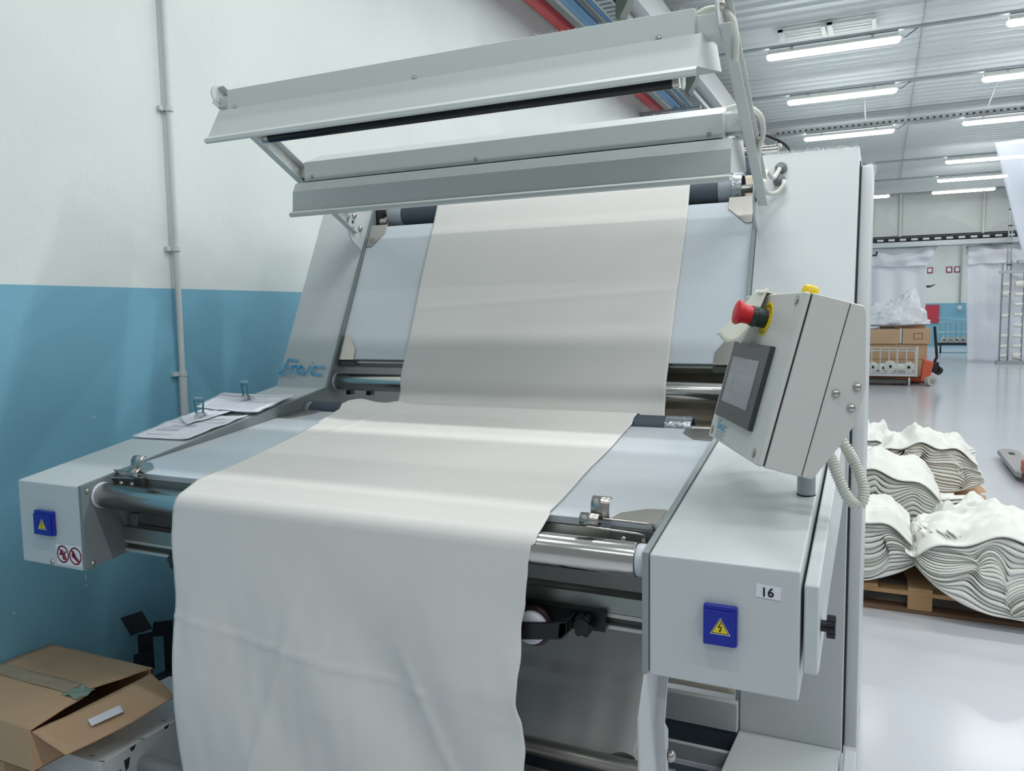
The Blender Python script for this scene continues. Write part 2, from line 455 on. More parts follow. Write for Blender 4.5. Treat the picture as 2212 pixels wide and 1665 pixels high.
# ceiling vent frames
for i, x in enumerate((-0.79, -0.22)):
    v = thing('ceiling_vent', ('left' if i == 0 else 'right') + ' white louvred vent panel in the ceiling above the nearest light', 'vent', (x, 9.2, 5.1))
    q = MB(); x1 = x + 0.50
    q.box(x, x + 0.06, 9.0, 9.4, 5.09, 5.13); q.box(x1, x1 + 0.05, 9.0, 9.4, 5.09, 5.13); q.box(x, x1, 9.0, 9.03, 5.10, 5.13); q.box(x, x1, 9.37, 9.4, 5.10, 5.13)
    q.build('frame', white_pl, v)
    for k in range(3): MB().box(x + 0.06, x1, 9.08 + k * 0.1, 9.12 + k * 0.1, 5.11, 5.12).build('slat', white_pl, v)

# ------------------------------------------------------------------ far end of the hall
duct = thing('air_duct', 'large rectangular galvanised air duct with cross-creased panels', 'duct', (0.1, 25.4, 3.8))
duct_m = mat('duct_sheet', (196, 201, 197), 0.55, 0.25, vary=0.05, vscale=2)
MB().box(0.12, 9.0, 25.26, 26.1, 3.81, 5.0).build('body', duct_m, duct)
xs = [0.14, 0.92, 3.09, 5.26, 7.4]
for a, b in zip(xs[:-1], xs[1:]):
    cx_, cz_ = (a + b) / 2, 4.40
    q = MB(); q.add([(a, 25.25, 3.81), (b, 25.25, 3.81), (b, 25.25, 5.0), (a, 25.25, 5.0), (cx_, 25.19, cz_)], [(0, 1, 4), (1, 2, 4), (2, 3, 4), (3, 0, 4)])
    q.build('panel', duct_m, duct, smooth=0)
for a in xs[:-1]:
    MB().box(a - 0.03, a + 0.03, 25.16, 25.26, 3.78, 5.05).build('flange', duct_m, duct, bevel=0.005)
rk = thing('cable_ladder', 'dark cable ladder with ribs running under the air duct', 'cable ladder', (0.1, 25.2, 3.6))
MB().box(0.1, 9, 25.3, 25.7, 3.66, 3.77).build('cable_bundle', blackmat, rk)
for k in range(26): MB().box(0.3 + k * 0.31, 0.47 + k * 0.31, 25.2, 25.28, 3.66, 3.72).build('rung', pale_pipe, rk)
MB().box(0.1, 9, 25.2, 25.75, 3.48, 3.62).build('rail', galv, rk)
MB().tube([(0.1, 25.1, 3.25), (0.28, 25.1, 3.25), (0.30, 25.1, 3.36)], 0.03, 10).build('drain_pipe', blackmat, rk)

film_c = mat('hanging_film', (246, 248, 255), 0.5, alpha=0.70, bump=0.5, bscale=3.0)
def curtain(name, label, x0, x1, y, z0, z1, slope=0.0, m=film_c, amp=0.05, topx=None, bulge=0.0, th=0.0):
    g = []
    for i in range(26):
        t = i / 25; row = []
        for j in range(40):
            s_ = j / 39
            a0 = x0 if topx is None else x0 + (topx[0] - x0) * t
            a1 = x1 if topx is None else x1 + (topx[1] - x1) * t
            xx = a0 + (a1 - a0) * s_
            row.append((xx, y + amp * sin(xx * 9 + t * 2) + amp * noise.noise(Vector((xx * 2, t * 3, y))) * 2 + bulge * sin(pi * t), z0 + (z1 - z0) * t + 0.03 * noise.noise(Vector((xx * 3, 0, y)))))
        g.append(row)
    o = MB().sheet(g).build(name, m, smooth=60, thick=0.002)
    return tag(o, label, 'plastic sheet')
curtain('plastic_curtain', 'left translucent plastic curtain hung under the air duct behind the boxes', 0.05, 1.66, 25.6, 0.0, 3.46, topx=(0.05, 1.70))
curtain('plastic_curtain', 'wide right translucent plastic curtain behind the yarn rack', 2.85, 5.6, 25.6, 0.0, 3.46, topx=(2.7, 5.6))
o = curtain('plastic_valance', 'crumpled clear film strip along the top of the right curtain', 2.75, 5.6, 25.45, 2.9, 3.46)
o = curtain('plastic_valance', 'crumpled clear film strip along the top of the left curtain', 0.1, 1.7, 25.45, 2.9, 3.46, topx=(0.1, 1.95))
curtain('hanging_film', 'bright translucent plastic sheet hanging from the ceiling at top right', 2.35, 3.6, 12.0, 2.3, 4.05, topx=(1.90, 3.6), m=mat('bright_film', (236, 240, 250), 0.3, alpha=0.8, bump=0.4, bscale=3), amp=0.04)

# back wall fittings
for x, n_ in ((2.28, 'leftmost'), (3.0, 'middle'), (3.3, 'rightmost')):
    s_ = thing('wall_sign', n_ + ' small red framed safety sign on the far white wall', 'sign', (x, 36.38, 3.1))
    MB().box(x - 0.11, x + 0.11, 36.36, 36.4, 3.08, 3.32).build('plate', ink_r, s_)
    MB().box(x - 0.07, x + 0.07, 36.355, 36.362, 3.12, 3.28).build('face', paper, s_)
rp = thing('red_panel', 'plain red panel on the blue part of the far wall', 'panel', (2.4, 36.35, 1.0))
MB().box(2.16, 2.68, 36.33, 36.4, 0.98, 1.74).build('panel', mat('red_board', (190, 60, 78), 0.6), rp, bevel=0.01)
vl = thing('downpipe', 'thin grey pipe down the far white wall', 'pipe', (3.42, 36.3, 0))
MB().cyl((3.42, 36.3, 1.8), (3.42, 36.3, 5.0), 0.03, 10).build('pipe', galv, vl)
MB().cyl((3.42, 36.25, 1.62), (3.42, 36.15, 1.62), 0.09, 12).build('end_cap', pale_pipe, vl)
sg = thing('wall_lettering', 'short dark lettering mark on the far white wall', 'lettering', (2.13, 36.38, 2.5))
fr = Frame((2.12, 36.39, 2.48), (1, 0, 0), (0, 0, 1))
q = MB()
fr.stroke(q, [(0, .0), (.03, .08), (.06, .01), (.09, .08), (.12, .01), (.15, .08), (.17, .02), (.21, .02), (.22, .08), (.25, .05), (.36, .12)], 0.035)
q.build('mark', ink_k, sg, smooth=0)

# far yarn trolley behind
def yarn_cone(label, loc, r, l, rot=0, group=None, hole=True):
    root = thing('yarn_cone', label, 'yarn cone', loc, group, local=True)
    root.rotation_euler = (0, 0, rot)
    MB().tube([(0, -l / 2, 0), (0, -l / 2 + 0.01, 0), (0, l / 2 - 0.01, 0), (0, l / 2, 0)], [r * 0.8, r, r * 0.9, r * 0.72], 16).build('yarn', cloth_w, root, smooth=40)
    if hole: MB().cyl((0, -l / 2 - 0.02, 0), (0, l / 2 + 0.01, 0), r * 0.26, 10).build('core', black, root)
    return root
ft = thing('wire_trolley', 'far wire basket trolley by the blue back wall', 'trolley', (2.9, 31.0, 0))
q = MB(); q.box(2.35, 3.6, 30.6, 31.3, 0.28, 0.36); q.build('deck', blackmat, ft)
for k in range(8): MB().cyl((2.4 + k * 0.165, 30.6, 0.36), (2.4 + k * 0.165, 30.6, 1.1), 0.014, 6).build('bar', galv, ft)
for z in (0.4, 0.75, 1.1): MB().cyl((2.35, 30.6, z), (3.6, 30.6, z), 0.016, 6).build('rail', galv, ft)
for x in (2.4, 3.5): MB().cyl((x, 30.6, 0.14), (x + 0.05, 30.6, 0.14), 0.14, 12).build('wheel', black, ft)
q = MB(); q.add([(2.3, 30.5, 1.28), (3.6, 30.5, 1.15), (3.6, 31.3, 1.15), (2.3, 31.3, 1.28)], [(0, 1, 2, 3)]); q.build('film_cover', film, ft, thick=0.004)
y0 = yarn_cone('leftmost white yarn cone in the far wire trolley', (2.55, 30.9, 0.47), 0.11, 0.2, group='white cones in the far trolley')
for k in range(1, 6):
    c = copy_tree(y0); c.location = (2.55 + k * 0.2, 30.9 + 0.05 * (k % 2), 0.47); c['label'] = ['second', 'third', 'fourth', 'fifth', 'rightmost'][k - 1] + ' white yarn cone in the far wire trolley'

# creel rack
cr = thing('yarn_rack', 'tall steel yarn rack with spindles in front of the plastic curtain', 'rack', (3.6, 24.8, 0))
for x, zt, yy in ((3.57, 2.85, 24.8), (3.80, 2.95, 25.0), (4.10, 2.62, 24.8), (4.9, 2.62, 24.8)):
    MB().cyl((x, yy, 0.05), (x, yy, zt), 0.025, 8).build('post', galv, cr)
MB().box(3.5, 5.2, 24.75, 24.95, 2.58, 2.66).build('crossbar', galv, cr)
MB().box(3.5, 5.2, 24.6, 25.1, 0.0, 0.09).build('base', galv, cr)
MB().box(3.95, 5.2, 24.75, 25.2, 2.85, 2.95).build('tray', galv, cr)
for x in (3.68, 3.76): MB().cyl((x, 24.8, 2.6), (x, 24.8, 4.35 if x < 3.7 else 4.2), 0.02, 8).build('guide_tube', galv, cr)
for z in (2.8, 3.4, 3.9, 4.35): MB().box(3.66, 3.78, 24.77, 24.83, z, z + 0.03).build('collar', black, cr)
h = ['top', 'second', 'third', 'fourth', 'fifth', 'sixth', 'seventh', 'lowest']
for i, z in enumerate((2.26, 1.99, 1.37, 0.80, 0.50, 0.23)):
    b_ = yarn_cone(['top', 'second', 'third', 'fourth', 'fifth', 'lowest'][i] + ' yarn cone on the left post of the rack', (3.66, 24.7, z), 0.06 if i != 1 else 0.09, 0.16, radians(75), 'cones on the left rack post')
for i, z in enumerate((2.26, 1.97, 1.69, 1.40, 1.10, 0.80, 0.51, 0.23)):
    b_ = yarn_cone(h[i] + ' yarn cone on the right post of the rack', (3.98, 24.7, z), 0.10 if i in (0, 7) else 0.055, 0.20, radians(80), 'cones on the right rack post')

# trolley with cones, boxes behind it, film heap, pallet jack
tl = thing('wire_trolley', 'wire cage trolley holding white yarn cones in front of the cartons', 'trolley', (0.6, 17.2, 0))
MB().box(-0.3, 1.18, 17.0, 17.5, 0.20, 0.26).build('deck', pale_pipe, tl, bevel=0.01)
MB().box(-0.3, 1.0, 17.05, 17.4, 0.05, 0.12).build('underframe', prof_d, tl)
for k in range(9):
    x = -0.2 + k * 0.168
    MB().cyl((x, 17.0, 0.25), (x, 17.0, 0.80), 0.011, 6).build('bar', pale_pipe, tl)
for z in (0.27, 0.80, 0.74): MB().cyl((-0.3, 17.0, z), (1.16, 17.0, z), 0.013, 6).build('rail', galv, tl)
MB().cyl((1.17, 17.0, 0.2), (1.17, 17.0, 0.84), 0.02, 8).build('corner_post', pale_pipe, tl)
MB().cyl((1.02, 17.05, 0.09), (1.06, 17.05, 0.09), 0.09, 14).build('wheel', film, tl)
for i, (x, r, ro) in enumerate(((0.33, 0.115, 0), (0.50, 0.10, 0.5), (0.66, 0.13, 0.1), (0.78, 0.09, 1.5), (0.89, 0.10, 1.57), (1.03, 0.12, 0))):
    yarn_cone(['leftmost', 'second', 'third', 'fourth', 'fifth', 'rightmost'][i] + ' white yarn cone lying in the near wire trolley', (x, 17.2, 0.27 + r), r, 0.16, ro, 'cones in the near wire trolley')
def carton(label, x0, x1, y0, y1, z0, z1, group=None, mark=False, tp=()):
    r = thing('carton', label, 'cardboard box', ((x0 + x1) / 2, (y0 + y1) / 2, z0), group)
    MB().box(x0, x1, y0, y1, z0, z1).build('body', card, r, bevel=0.008)
    for t_ in tp: MB().box(t_, t_ + 0.05, y0 - 0.003, y0, z0, z1).build('tape', mat('brown_tape', (196, 168, 138), 0.3), r, smooth=0)
    if mark:
        f = Frame(((x0 + x1) / 2, y0 - 0.001, (z0 + z1) / 2), (1, 0, 0), (0, 0, 1)); q = MB()
        f.stroke(q, [(-.05, -.06), (.12, -.06), (.12, .06), (-.05, .06), (-.05, -.06)], 0.012); q.build('print', card_in, r, smooth=0)
    return r
carton('upper left carton under the plastic film heap', 0.0, 0.86, 17.7, 18.3, 0.86, 1.19, tp=(0.30, 0.66))
carton('upper right carton with a printed square', 0.90, 1.45, 17.7, 18.3, 0.86, 1.20, mark=True)
carton('middle left carton behind the trolley bars', 0.0, 0.80, 17.75, 18.3, 0.52, 0.855)
carton('middle right carton beside the orange pallet jack', 0.82, 1.40, 17.75, 18.3, 0.52, 0.855)
carton('lowest left carton behind the yarn cones', 0.0, 0.80, 17.75, 18.3, 0.16, 0.515)
carton('lowest right carton beside the orange pallet jack', 0.82, 1.40, 17.75, 18.3, 0.16, 0.515)
cpal = thing('pallet', 'dark low pallet under the stack of far cartons', 'pallet', (0.7, 18.0, 0))
for yy in (17.75, 18.0, 18.2): MB().box(0.0, 1.42, yy, yy + 0.09, 0.0, 0.13).build('runner', wood_d, cpal)
MB().box(0.0, 1.42, 17.74, 18.3, 0.13, 0.158).build('deck', wood, cpal)
oc = thing('open_carton', 'open carton with raised flaps on top of the stack, under the film', 'cardboard box', (1.0, 18.0, 1.2))
q = MB(); q.add([(0.38, 17.9, 1.2), (0.80, 17.9, 1.36), (0.80, 18.4, 1.36), (0.38, 18.4, 1.2)], [(0, 1, 2, 3)]); q.add([(0.80, 17.9, 1.36), (1.26, 17.9, 1.36), (1.38, 17.95, 1.205), (0.74, 17.85, 1.205)], [(0, 1, 2, 3)]); q.build('flap', card, oc, thick=0.008, smooth=0)
MB().box(0.45, 1.35, 17.95, 18.4, 1.20, 1.34).build('body', card, oc)
# film heap
q = MB(); bmx = bmesh.new(); bmesh.ops.create_icosphere(bmx, subdivisions=5, radius=1.0)
hv = []
for v in bmx.verts:
    p = v.co.copy(); x, y_, z = p
    hgt = 0.34 + 0.42 * math.exp(-((x - 0.55) / 0.34) ** 2) + 0.12 * math.exp(-((x + 0.2) / 0.3) ** 2)
    d = 1 + 0.22 * noise.noise(p * 3.0) + 0.20 * abs(noise.noise(p * 7)) + 0.10 * noise.noise(p * 15)
    hv.append((0.62 + x * 0.72 * d, 18.0 + y_ * 0.35 * d, 1.30 + (z * hgt * d if z > 0 else z * 0.06)))
hf = [tuple(vv.index for vv in f.verts) for f in bmx.faces]; bmx.free()
q.add(hv, hf)
tag(q.build('film_heap', mat('crumpled_film', (246, 248, 252), 0.25, alpha=0.92, bump=1.0, bscale=14), smooth=50), 'heap of crumpled clear plastic film on top of the cartons', 'plastic film')
pj = thing('pallet_jack', 'orange hand pallet jack with black handle beside the far cartons', 'pallet jack', (1.35, 17.3, 0))
MB().prism([(1.26, 0.1), (1.42, 0.1), (1.50, 0.5), (1.30, 0.56)], 1, 17.1, 17.5).build('body', orange, pj, bevel=0.02)
MB().box(0.8, 1.3, 17.55, 17.72, 0.05, 0.11).build('fork', orange, pj)
MB().tube([(1.50, 17.3, 0.45), (1.56, 17.3, 0.6), (1.50, 17.3, 1.25)], 0.028, 8).build('handle', black, pj)
MB().box(1.44, 1.60, 17.2, 17.4, 0.28, 0.5).build('pump', black, pj, bevel=0.02)
MB().ring((1.56, 17.25, 0.34), (1.62, 17.3, 0.30), 0.09, 0.06, 16).build('pedal', black, pj)
MB().cyl((1.42, 17.15, 0.11), (1.48, 17.05, 0.11), 0.11, 20).build('wheel', rubber_w, pj, smooth=50)
MB().cyl((1.43, 17.14, 0.11), (1.49, 17.04, 0.11), 0.05, 14).build('wheel_hub', galv, pj, smooth=50)
p2 = thing('pallet_jack', 'grey fork tip and red frame of a pallet jack at the right edge', 'pallet jack', (1.8, 7.0, 0))
q = MB(); q.prism([(1.66, 8.28), (1.71, 8.40), (1.80, 8.40), (1.86, 8.30), (1.86, 7.1), (1.70, 6.95), (1.66, 7.05)], 2, 0.05, 0.10); q.build('fork', mat('worn_grey_fork', (150, 146, 146), 0.5, 0.3), p2, bevel=0.01)
q = MB(); q.box(1.72, 2.3, 6.75, 7.15, 0.04, 0.2); q.prism([(1.78, 0.2), (2.3, 0.2), (2.3, 0.5), (1.95, 0.3)], 1, 6.8, 7.1); q.build('frame', mat('red_orange_paint', (190, 76, 55), 0.5), p2, bevel=0.015)
MB().cyl((1.74, 8.2, 0.035), (1.84, 8.2, 0.035), 0.035, 14).build('roller', black, p2)
MB().box(1.74, 1.79, 8.0, 8.15, 0.1, 0.103).build('slot', seam_m, p2)

# ------------------------------------------------------------------ pallets, cardboard sheets, cloth bundles
def pallet(label, x0, y0, lx, ly, dark=False):
    r = thing('pallet', label, 'pallet', (x0 + lx / 2, y0 + ly / 2, 0))
    for i in range(5):
        a = x0 + i * (lx - 0.12) / 4 if ly > lx else None
        if a is not None: MB().box(a, a + 0.12, y0, y0 + ly, 0.122, 0.144).build('deck_board', wood, r)
        else:
            b_ = y0 + i * (ly - 0.12) / 4; MB().box(x0, x0 + lx, b_, b_ + 0.12, 0.122, 0.144).build('deck_board', wood, r)
    for j in range(3):
        for i in range(3):
            bx = x0 + i * (lx - 0.12) / 2; by = y0 + j * (ly - 0.1) / 2
            MB().box(bx, bx + 0.12, by, by + 0.1, 0.022, 0.10).build('block', wood, r, bevel=0.003)
        by = y0 + j * (ly - 0.1) / 2
        MB().box(x0, x0 + lx, by, by + 0.1, 0.0, 0.022).build('bottom_board', wood_d, r)
        MB().box(x0, x0 + lx, by, by + 0.1, 0.10, 0.122).build('stringer_board', wood, r)
    return r
pallet('wooden pallet under the nearest white cloth bundles', 0.10, 3.02, 1.2, 1.25)
pallet('rear wooden pallet under the farther cloth bundles', 0.12, 4.55, 1.05, 1.35)
cs = thing('cardboard_sheet', 'upper brown cardboard sheet spread under the farther bundles', 'cardboard', (0.7, 5.2, 0.15))
def sheetpoly(root, pts, z, name='sheet', m=card):
    MB().prism(pts, 2, z, z + 0.006).build(name, m, root, smooth=0)
sheetpoly(cs, [(0.2, 5.0), (1.18, 5.0), (1.20, 5.25), (1.24, 5.3), (1.19, 5.9), (0.2, 6.1)], 0.236)
MB().box(0.22, 1.12, 5.05, 5.95, 0.146, 0.2355).build('stack', card_in, cs)
cs2 = thing('cardboard_sheet', 'lower brown cardboard sheet sticking out toward the viewer between bundles', 'cardboard', (0.7, 4.8, 0.15))
sheetpoly(cs2, [(0.2, 4.45), (1.16, 4.45), (1.20, 4.60), (1.24, 4.62), (1.20, 4.95), (1.23, 5.1), (0.2, 5.2)], 0.150)
cs3 = thing('cardboard_sheet', 'torn pale cardboard edge strips at the right of the rear pallet', 'cardboard', (1.2, 5.0, 0.15))
for k in range(5): sheetpoly(cs3, [(1.10, 4.6 + k * 0.25), (1.27 - 0.02 * (k % 2), 4.62 + k * 0.25), (1.26, 4.75 + k * 0.25), (1.10, 4.78 + k * 0.25)], 0.160 + 0.006 * (k % 3), 'strip')
sheetpoly(thing('black_film_sheet', 'dark grey plastic sheet on the floor behind the far bundles', 'plastic sheet', (0.5, 7.6, 0)), [(0.1, 7.0), (0.85, 7.0), (0.62, 8.1), (0.1, 8.1)], 0.002, 'sheet', mat('dark_film', (92, 94, 108), 0.5))

def bundle(label, cx, y0, z0, Wd, H, L, seed, N=16, curl=(0.55, 0.5), wav=0.06, tilt=0.0, fan=0.03, rough_top=0.03, rest=None):
    rnd = random.Random(seed); ns = 64
    root = thing('cloth_bundle', label, 'cloth bundle', (cx, y0 + L / 2, z0))
    mb = MB(); ph = [rnd.uniform(0, 6.28) for _ in range(5)]
    def pt(s, t):
        e = abs(s); c = curl[0] if s < 0 else curl[1]
        zb = c * H * e ** 2.4
        zt = H * (1 - 0.33 * e ** 2.2) + 0.02 * sin(s * 9 + ph[0])
        w = wav * sin(pi * t) ** 0.8 * (1 - e ** 4) * (sin(4.2 * s + ph[1] + t * 1.4) + 0.75 * sin(9 * s + ph[2] - 2.5 * t) + 0.45 * sin(17 * s + ph[3] + 3 * t))
        x = cx + Wd * s * (1 - 0.10 * t) + 1.1 * wav * sin(pi * t) * (sin(6.5 * s + ph[4] + 2 * t) + 0.6 * sin(13 * s + ph[0])) * (1 - e ** 4)
        z = z0 + zb + (zt - zb) * t + w * (H / 0.4)
        return x, z + tilt * s
    for i in range(N):
        t = (i + 0.5) / N
        rows = []
        jy = rnd.uniform(-0.012, 0.012); se = 1 + rnd.uniform(-fan, fan)
        for k in range(ns + 1):
            s = (-1 + 2 * k / ns) * se
            s = max(-1.06, min(1.06, s))
            x, z = pt(s, t)
            x1, z1 = pt(s, min(1, t + 0.5 / N)); x0_, z0_ = pt(s, max(0, t - 0.5 / N))
            th = max(0.0035, abs(z1 - z0_)) * 0.46
            yy = y0 + jy + 0.014 * noise.noise(Vector((s * 4, t * 6, seed)))
            edge = (1 - abs(s) / 1.07) ** 0.5
            yy += 0.05 * (1 - edge) ** 3
            bl = 0.03 * noise.noise(Vector((s * 3, i * 0.3, seed + 5))) + (rough_top * noise.noise(Vector((s * 5, 9, seed))) if t > 0.85 else 0)
            rows.append([(x, y0 + L, z + th * 0.5 + bl), (x, y0 + L * 0.5, z + th + bl), (x, yy + 0.012, z + th), (x, yy + 0.003, z + th * 0.7), (x, yy, z), (x, yy + 0.003, z - th * 0.7), (x, yy + 0.012, z - th), (x, y0 + L, z - th)])
        ry_, rz_ = rest if rest else (y0 - 1, z0)
        rows = [[(a_, b_, max(c_, rz_ + 0.001 + 0.0008 * i) if b_ > ry_ else c_) for a_, b_, c_ in r_] for r_ in rows]
        o_ = len(mb.v); m_ = 8
        for r_ in rows: mb.v += r_
        for k in range(ns):
            for q_ in range(m_):
                q2 = (q_ + 1) % m_
                mb.f.append((o_ + k * m_ + q_, o_ + k * m_ + q2, o_ + (k + 1) * m_ + q2, o_ + (k + 1) * m_ + q_))
        mb.f.append(tuple(o_ + q_ for q_ in range(m_))); mb.f.append(tuple(o_ + ns * m_ + q_ for q_ in range(m_ - 1, -1, -1)))
    mb.build('folded_layers', cloth_w, root, smooth=50)['kind'] = 'stuff'
    # rumpled top sheet
    g = []
    for a in range(49):
        u = a / 48; row = []
        for k in range(81):
            s = -1 + 2 * k / 80; x, z = pt(s, 1.0)
            yy = y0 - 0.015 + u * (L + 0.03)
            ed = min(1, u * 6) * 1.0
            z += 0.014 + rough_top * 1.2 * ed * noise.noise(Vector((s * 3.2, u * 4, seed + 3))) + 0.045 * sin(pi * u) * (1 - s * s)
            z += ed * 0.024 * (1 - min(1, abs(2.2 * noise.noise(Vector((s * 2.6 + u * 1.5, u * 2.2 - s, seed + 8)))))) + ed * 0.008 * (1 - min(1, abs(2.5 * noise.noise(Vector((s * 7 - u * 3, u * 5, seed + 2))))))
            row.append((x, yy, z))
        g.append(row)
    MB().sheet(g).build('top_sheet', cloth_w, root, smooth=60, thick=0.006)
    return root
def fins(root, x0, x1, y, z, n_, hgt, lean, seed, dy=0.25):
    rnd = random.Random(seed)
    for k in range(n_):
        x = x0 + (x1 - x0) * k / max(1, n_ - 1); h_ = hgt * rnd.uniform(0.6, 1.1)
        g = []
        for a in range(7):
            u = a / 6
            g.append([(x + lean * v_ * v_ * h_ * 2 + 0.02 * sin(u * 5 + k), y + dy * u + rnd.uniform(-.004, .004), z + h_ * v_ * (1 - 0.3 * u) * (1 - 0.25 * v_)) for v_ in [w / 5 for w in range(6)]])
        MB().sheet(g).build('cloth_fold', cloth_w, root, smooth=60, thick=0.007)
b1 = bundle('nearest left white cloth bundle, partly hidden behind the machine cabinet', 0.26, 3.00, 0.15, 0.44, 0.36, 0.62, 3, N=15, curl=(0.3, 0.40), wav=0.035)
b2 = bundle('nearest right white cloth bundle, wide and sagging over the pallet front', 1.12, 2.90, 0.075, 0.50, 0.40, 0.66, 11, N=20, curl=(0.72, 0.55), wav=0.05, rough_top=0.04, rest=(3.0, 0.146))
fins(b2, 0.72, 0.93, 3.0, 0.42, 6, 0.09, -0.3, 4); fins(b2, 1.22, 1.46, 3.05, 0.38, 8, 0.10, 0.5, 5)
b3 = bundle('middle white cloth bundle with a smooth domed top', 0.42, 3.80, 0.17, 0.46, 0.44, 0.75, 21, N=14, curl=(0.3, 0.35), wav=0.03, rough_top=0.02)
fins(b3, 0.70, 0.86, 3.85, 0.40, 5, 0.10, 0.9, 6)
b6 = bundle('white cloth bundle behind the nearest right one, with fanned folds', 0.98, 3.60, 0.16, 0.28, 0.24, 0.42, 31, N=9, curl=(0.4, 0.5), wav=0.03)
fins(b6, 1.08, 1.20, 3.62, 0.30, 5, 0.10, 0.5, 7)
b4 = bundle('farther white cloth bundle showing swirled folds, on cardboard', 0.80, 5.05, 0.245, 0.40, 0.36, 0.70, 41, N=15, curl=(0.45, 0.28), wav=0.06, rough_top=0.06)
fins(b4, 0.50, 0.74, 5.2, 0.55, 6, 0.13, 0.7, 8); fins(b4, 0.88, 1.06, 5.2, 0.50, 7, 0.10, 0.5, 9)
b5 = bundle('farthest left white cloth bundle with ruffled edges', 0.28, 5.3, 0.195, 0.34, 0.42, 0.8, 51, N=13, curl=(0.2, 0.2), wav=0.05, rough_top=0.08)
fins(b5, 0.30, 0.52, 5.4, 0.52, 6, 0.12, -0.2, 10)

# ------------------------------------------------------------------ the inspection machine
mc = thing('inspection_machine', 'pale grey fabric inspection machine with tilted light tables and steel rollers', 'machine', (-0.9, 0.6, 0))
XL, XR = -1.785, 0.03        # inner faces of the left and right side boxes
def ztop(y): return 1.15 + 0.16 * (y + 0.068)
boxprof = [(-0.068, 0.88), (-0.068, 1.15), (1.19, ztop(1.19)), (1.19, 1.07)]
sbR = MB().prism(boxprof, 0, XR + 0.001, 0.339).build('side_box', paint, mc, bevel=0.005, label='right side box with number label')
sbL = MB().prism(boxprof, 0, -2.08, XL - 0.001).build('side_box', paint, mc, bevel=0.004, label='left side box with prohibition sticker')
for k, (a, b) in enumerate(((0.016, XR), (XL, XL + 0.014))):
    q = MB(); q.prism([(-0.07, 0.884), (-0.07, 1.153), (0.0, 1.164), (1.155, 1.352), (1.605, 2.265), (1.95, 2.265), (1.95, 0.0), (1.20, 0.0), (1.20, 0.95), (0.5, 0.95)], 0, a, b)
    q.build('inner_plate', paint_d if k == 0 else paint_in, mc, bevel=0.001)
    x0_ = XR if k == 0 else XL - 0.006
    q = MB(); q.prism([(1.53, 2.2), (1.45, 2.19), (1.395, 2.155), (1.372, 2.11), (1.368, 2.07), (1.380, 2.035), (1.405, 2.008), (1.45, 1.985), (1.468, 1.965), (1.470, 1.93), (1.52, 1.93), (1.60, 2.15)], 0, x0_, x0_ + 0.007)
    q.build('pivot_plate', paint, mc, bevel=0.001)
    xs_ = x0_ + 0.007
    screws([(xs_, 1.41, 2.135), (xs_, 1.455, 2.08)], (1, 0, 0), 0.014, mc)
    for z in (2.105, 2.075): MB().cyl((xs_, 1.40, z), (xs_ + 0.002, 1.40, z), 0.007, 10).build('hole', seam_m, mc)
tower_poly = [(1.2, 0.0), (1.2, 1.30), (1.17, ztop(1.17)), (1.607, 2.27), (2.02, 2.27), (2.02, 0.0)]
tR = MB().prism(tower_poly, 0, XR + 0.001, 0.382).build('tower', paint, mc, bevel=0.004, label='tall right cabinet with lint on its top edge')
tL = MB().prism([(1.155, ztop(1.155) - 0.004)] + tower_poly[2:4] + [(2.02, 2.27), (2.02, 0.0), (1.2, 0.0)], 0, -2.08, XL - 0.001).build('tower', paint, mc, bevel=0.003, label='sloped left column with blue lettering')
MB().prism([(1.26, 0.10), (1.26, 1.28), (1.70, 2.215), (2.03, 2.215), (2.03, 0.10)], 0, 0.386, 0.43).build('cabinet_door', paint, mc, bevel=0.006)
MB().prism([(1.23, 0.09), (1.23, 1.28), (1.68, 2.23), (2.02, 2.23), (2.02, 0.09)], 0, 0.3825, 0.3857).build('door_seal', seam_m, mc)
# feet
foot = [(1.199, 0.116), (0.3, 0.232), (-0.058, 0.238), (-0.058, 0.02), (1.199, 0.02)]
MB().prism(foot, 0, XR, 0.378).build('foot', paint, mc, bevel=0.004)
fl = MB().prism([(0.50, 0.232), (0.3, 0.236), (-0.058, 0.238), (-0.058, 0.02), (0.50, 0.02)], 0, -2.10, XL).build('foot', paint, mc, bevel=0.004, label='scratched left foot carrying the carton')
MB().box(0.392, 0.43, 0.95, 1.15, 0.0, 0.15).build('levelling_bracket', paint, mc, bevel=0.004)
# chipped paint on the left foot
q = MB(); rnd = random.Random(2)
for (yy, zz, h_) in ((0.035, 0.195, 0.035), (0.06, 0.226, 0.010), (0.0, 0.17, 0.006), (0.2, 0.229, 0.005)):
    q.add([(XL + 0.0006, yy, zz - h_), (XL + 0.0006, yy + 0.012, zz - h_ * 0.7), (XL + 0.0006, yy + 0.02, zz + 0.008), (XL + 0.0006, yy - 0.005, zz + 0.006)], [(0, 1, 2, 3)])
for (xx, yy) in ((-1.83, 0.22), (-1.80, 0.30), (-1.795, 0.10), (-1.86, -0.04), (-1.80, -0.05)):
    q.add([(xx, yy, 0.2392), (xx + 0.020, yy + 0.006, 0.2388), (xx + 0.018, yy + 0.010, 0.2388), (xx, yy + 0.003, 0.239)], [(0, 1, 2, 3)])
q.build('paint_chips', seam_m, fl, smooth=0)
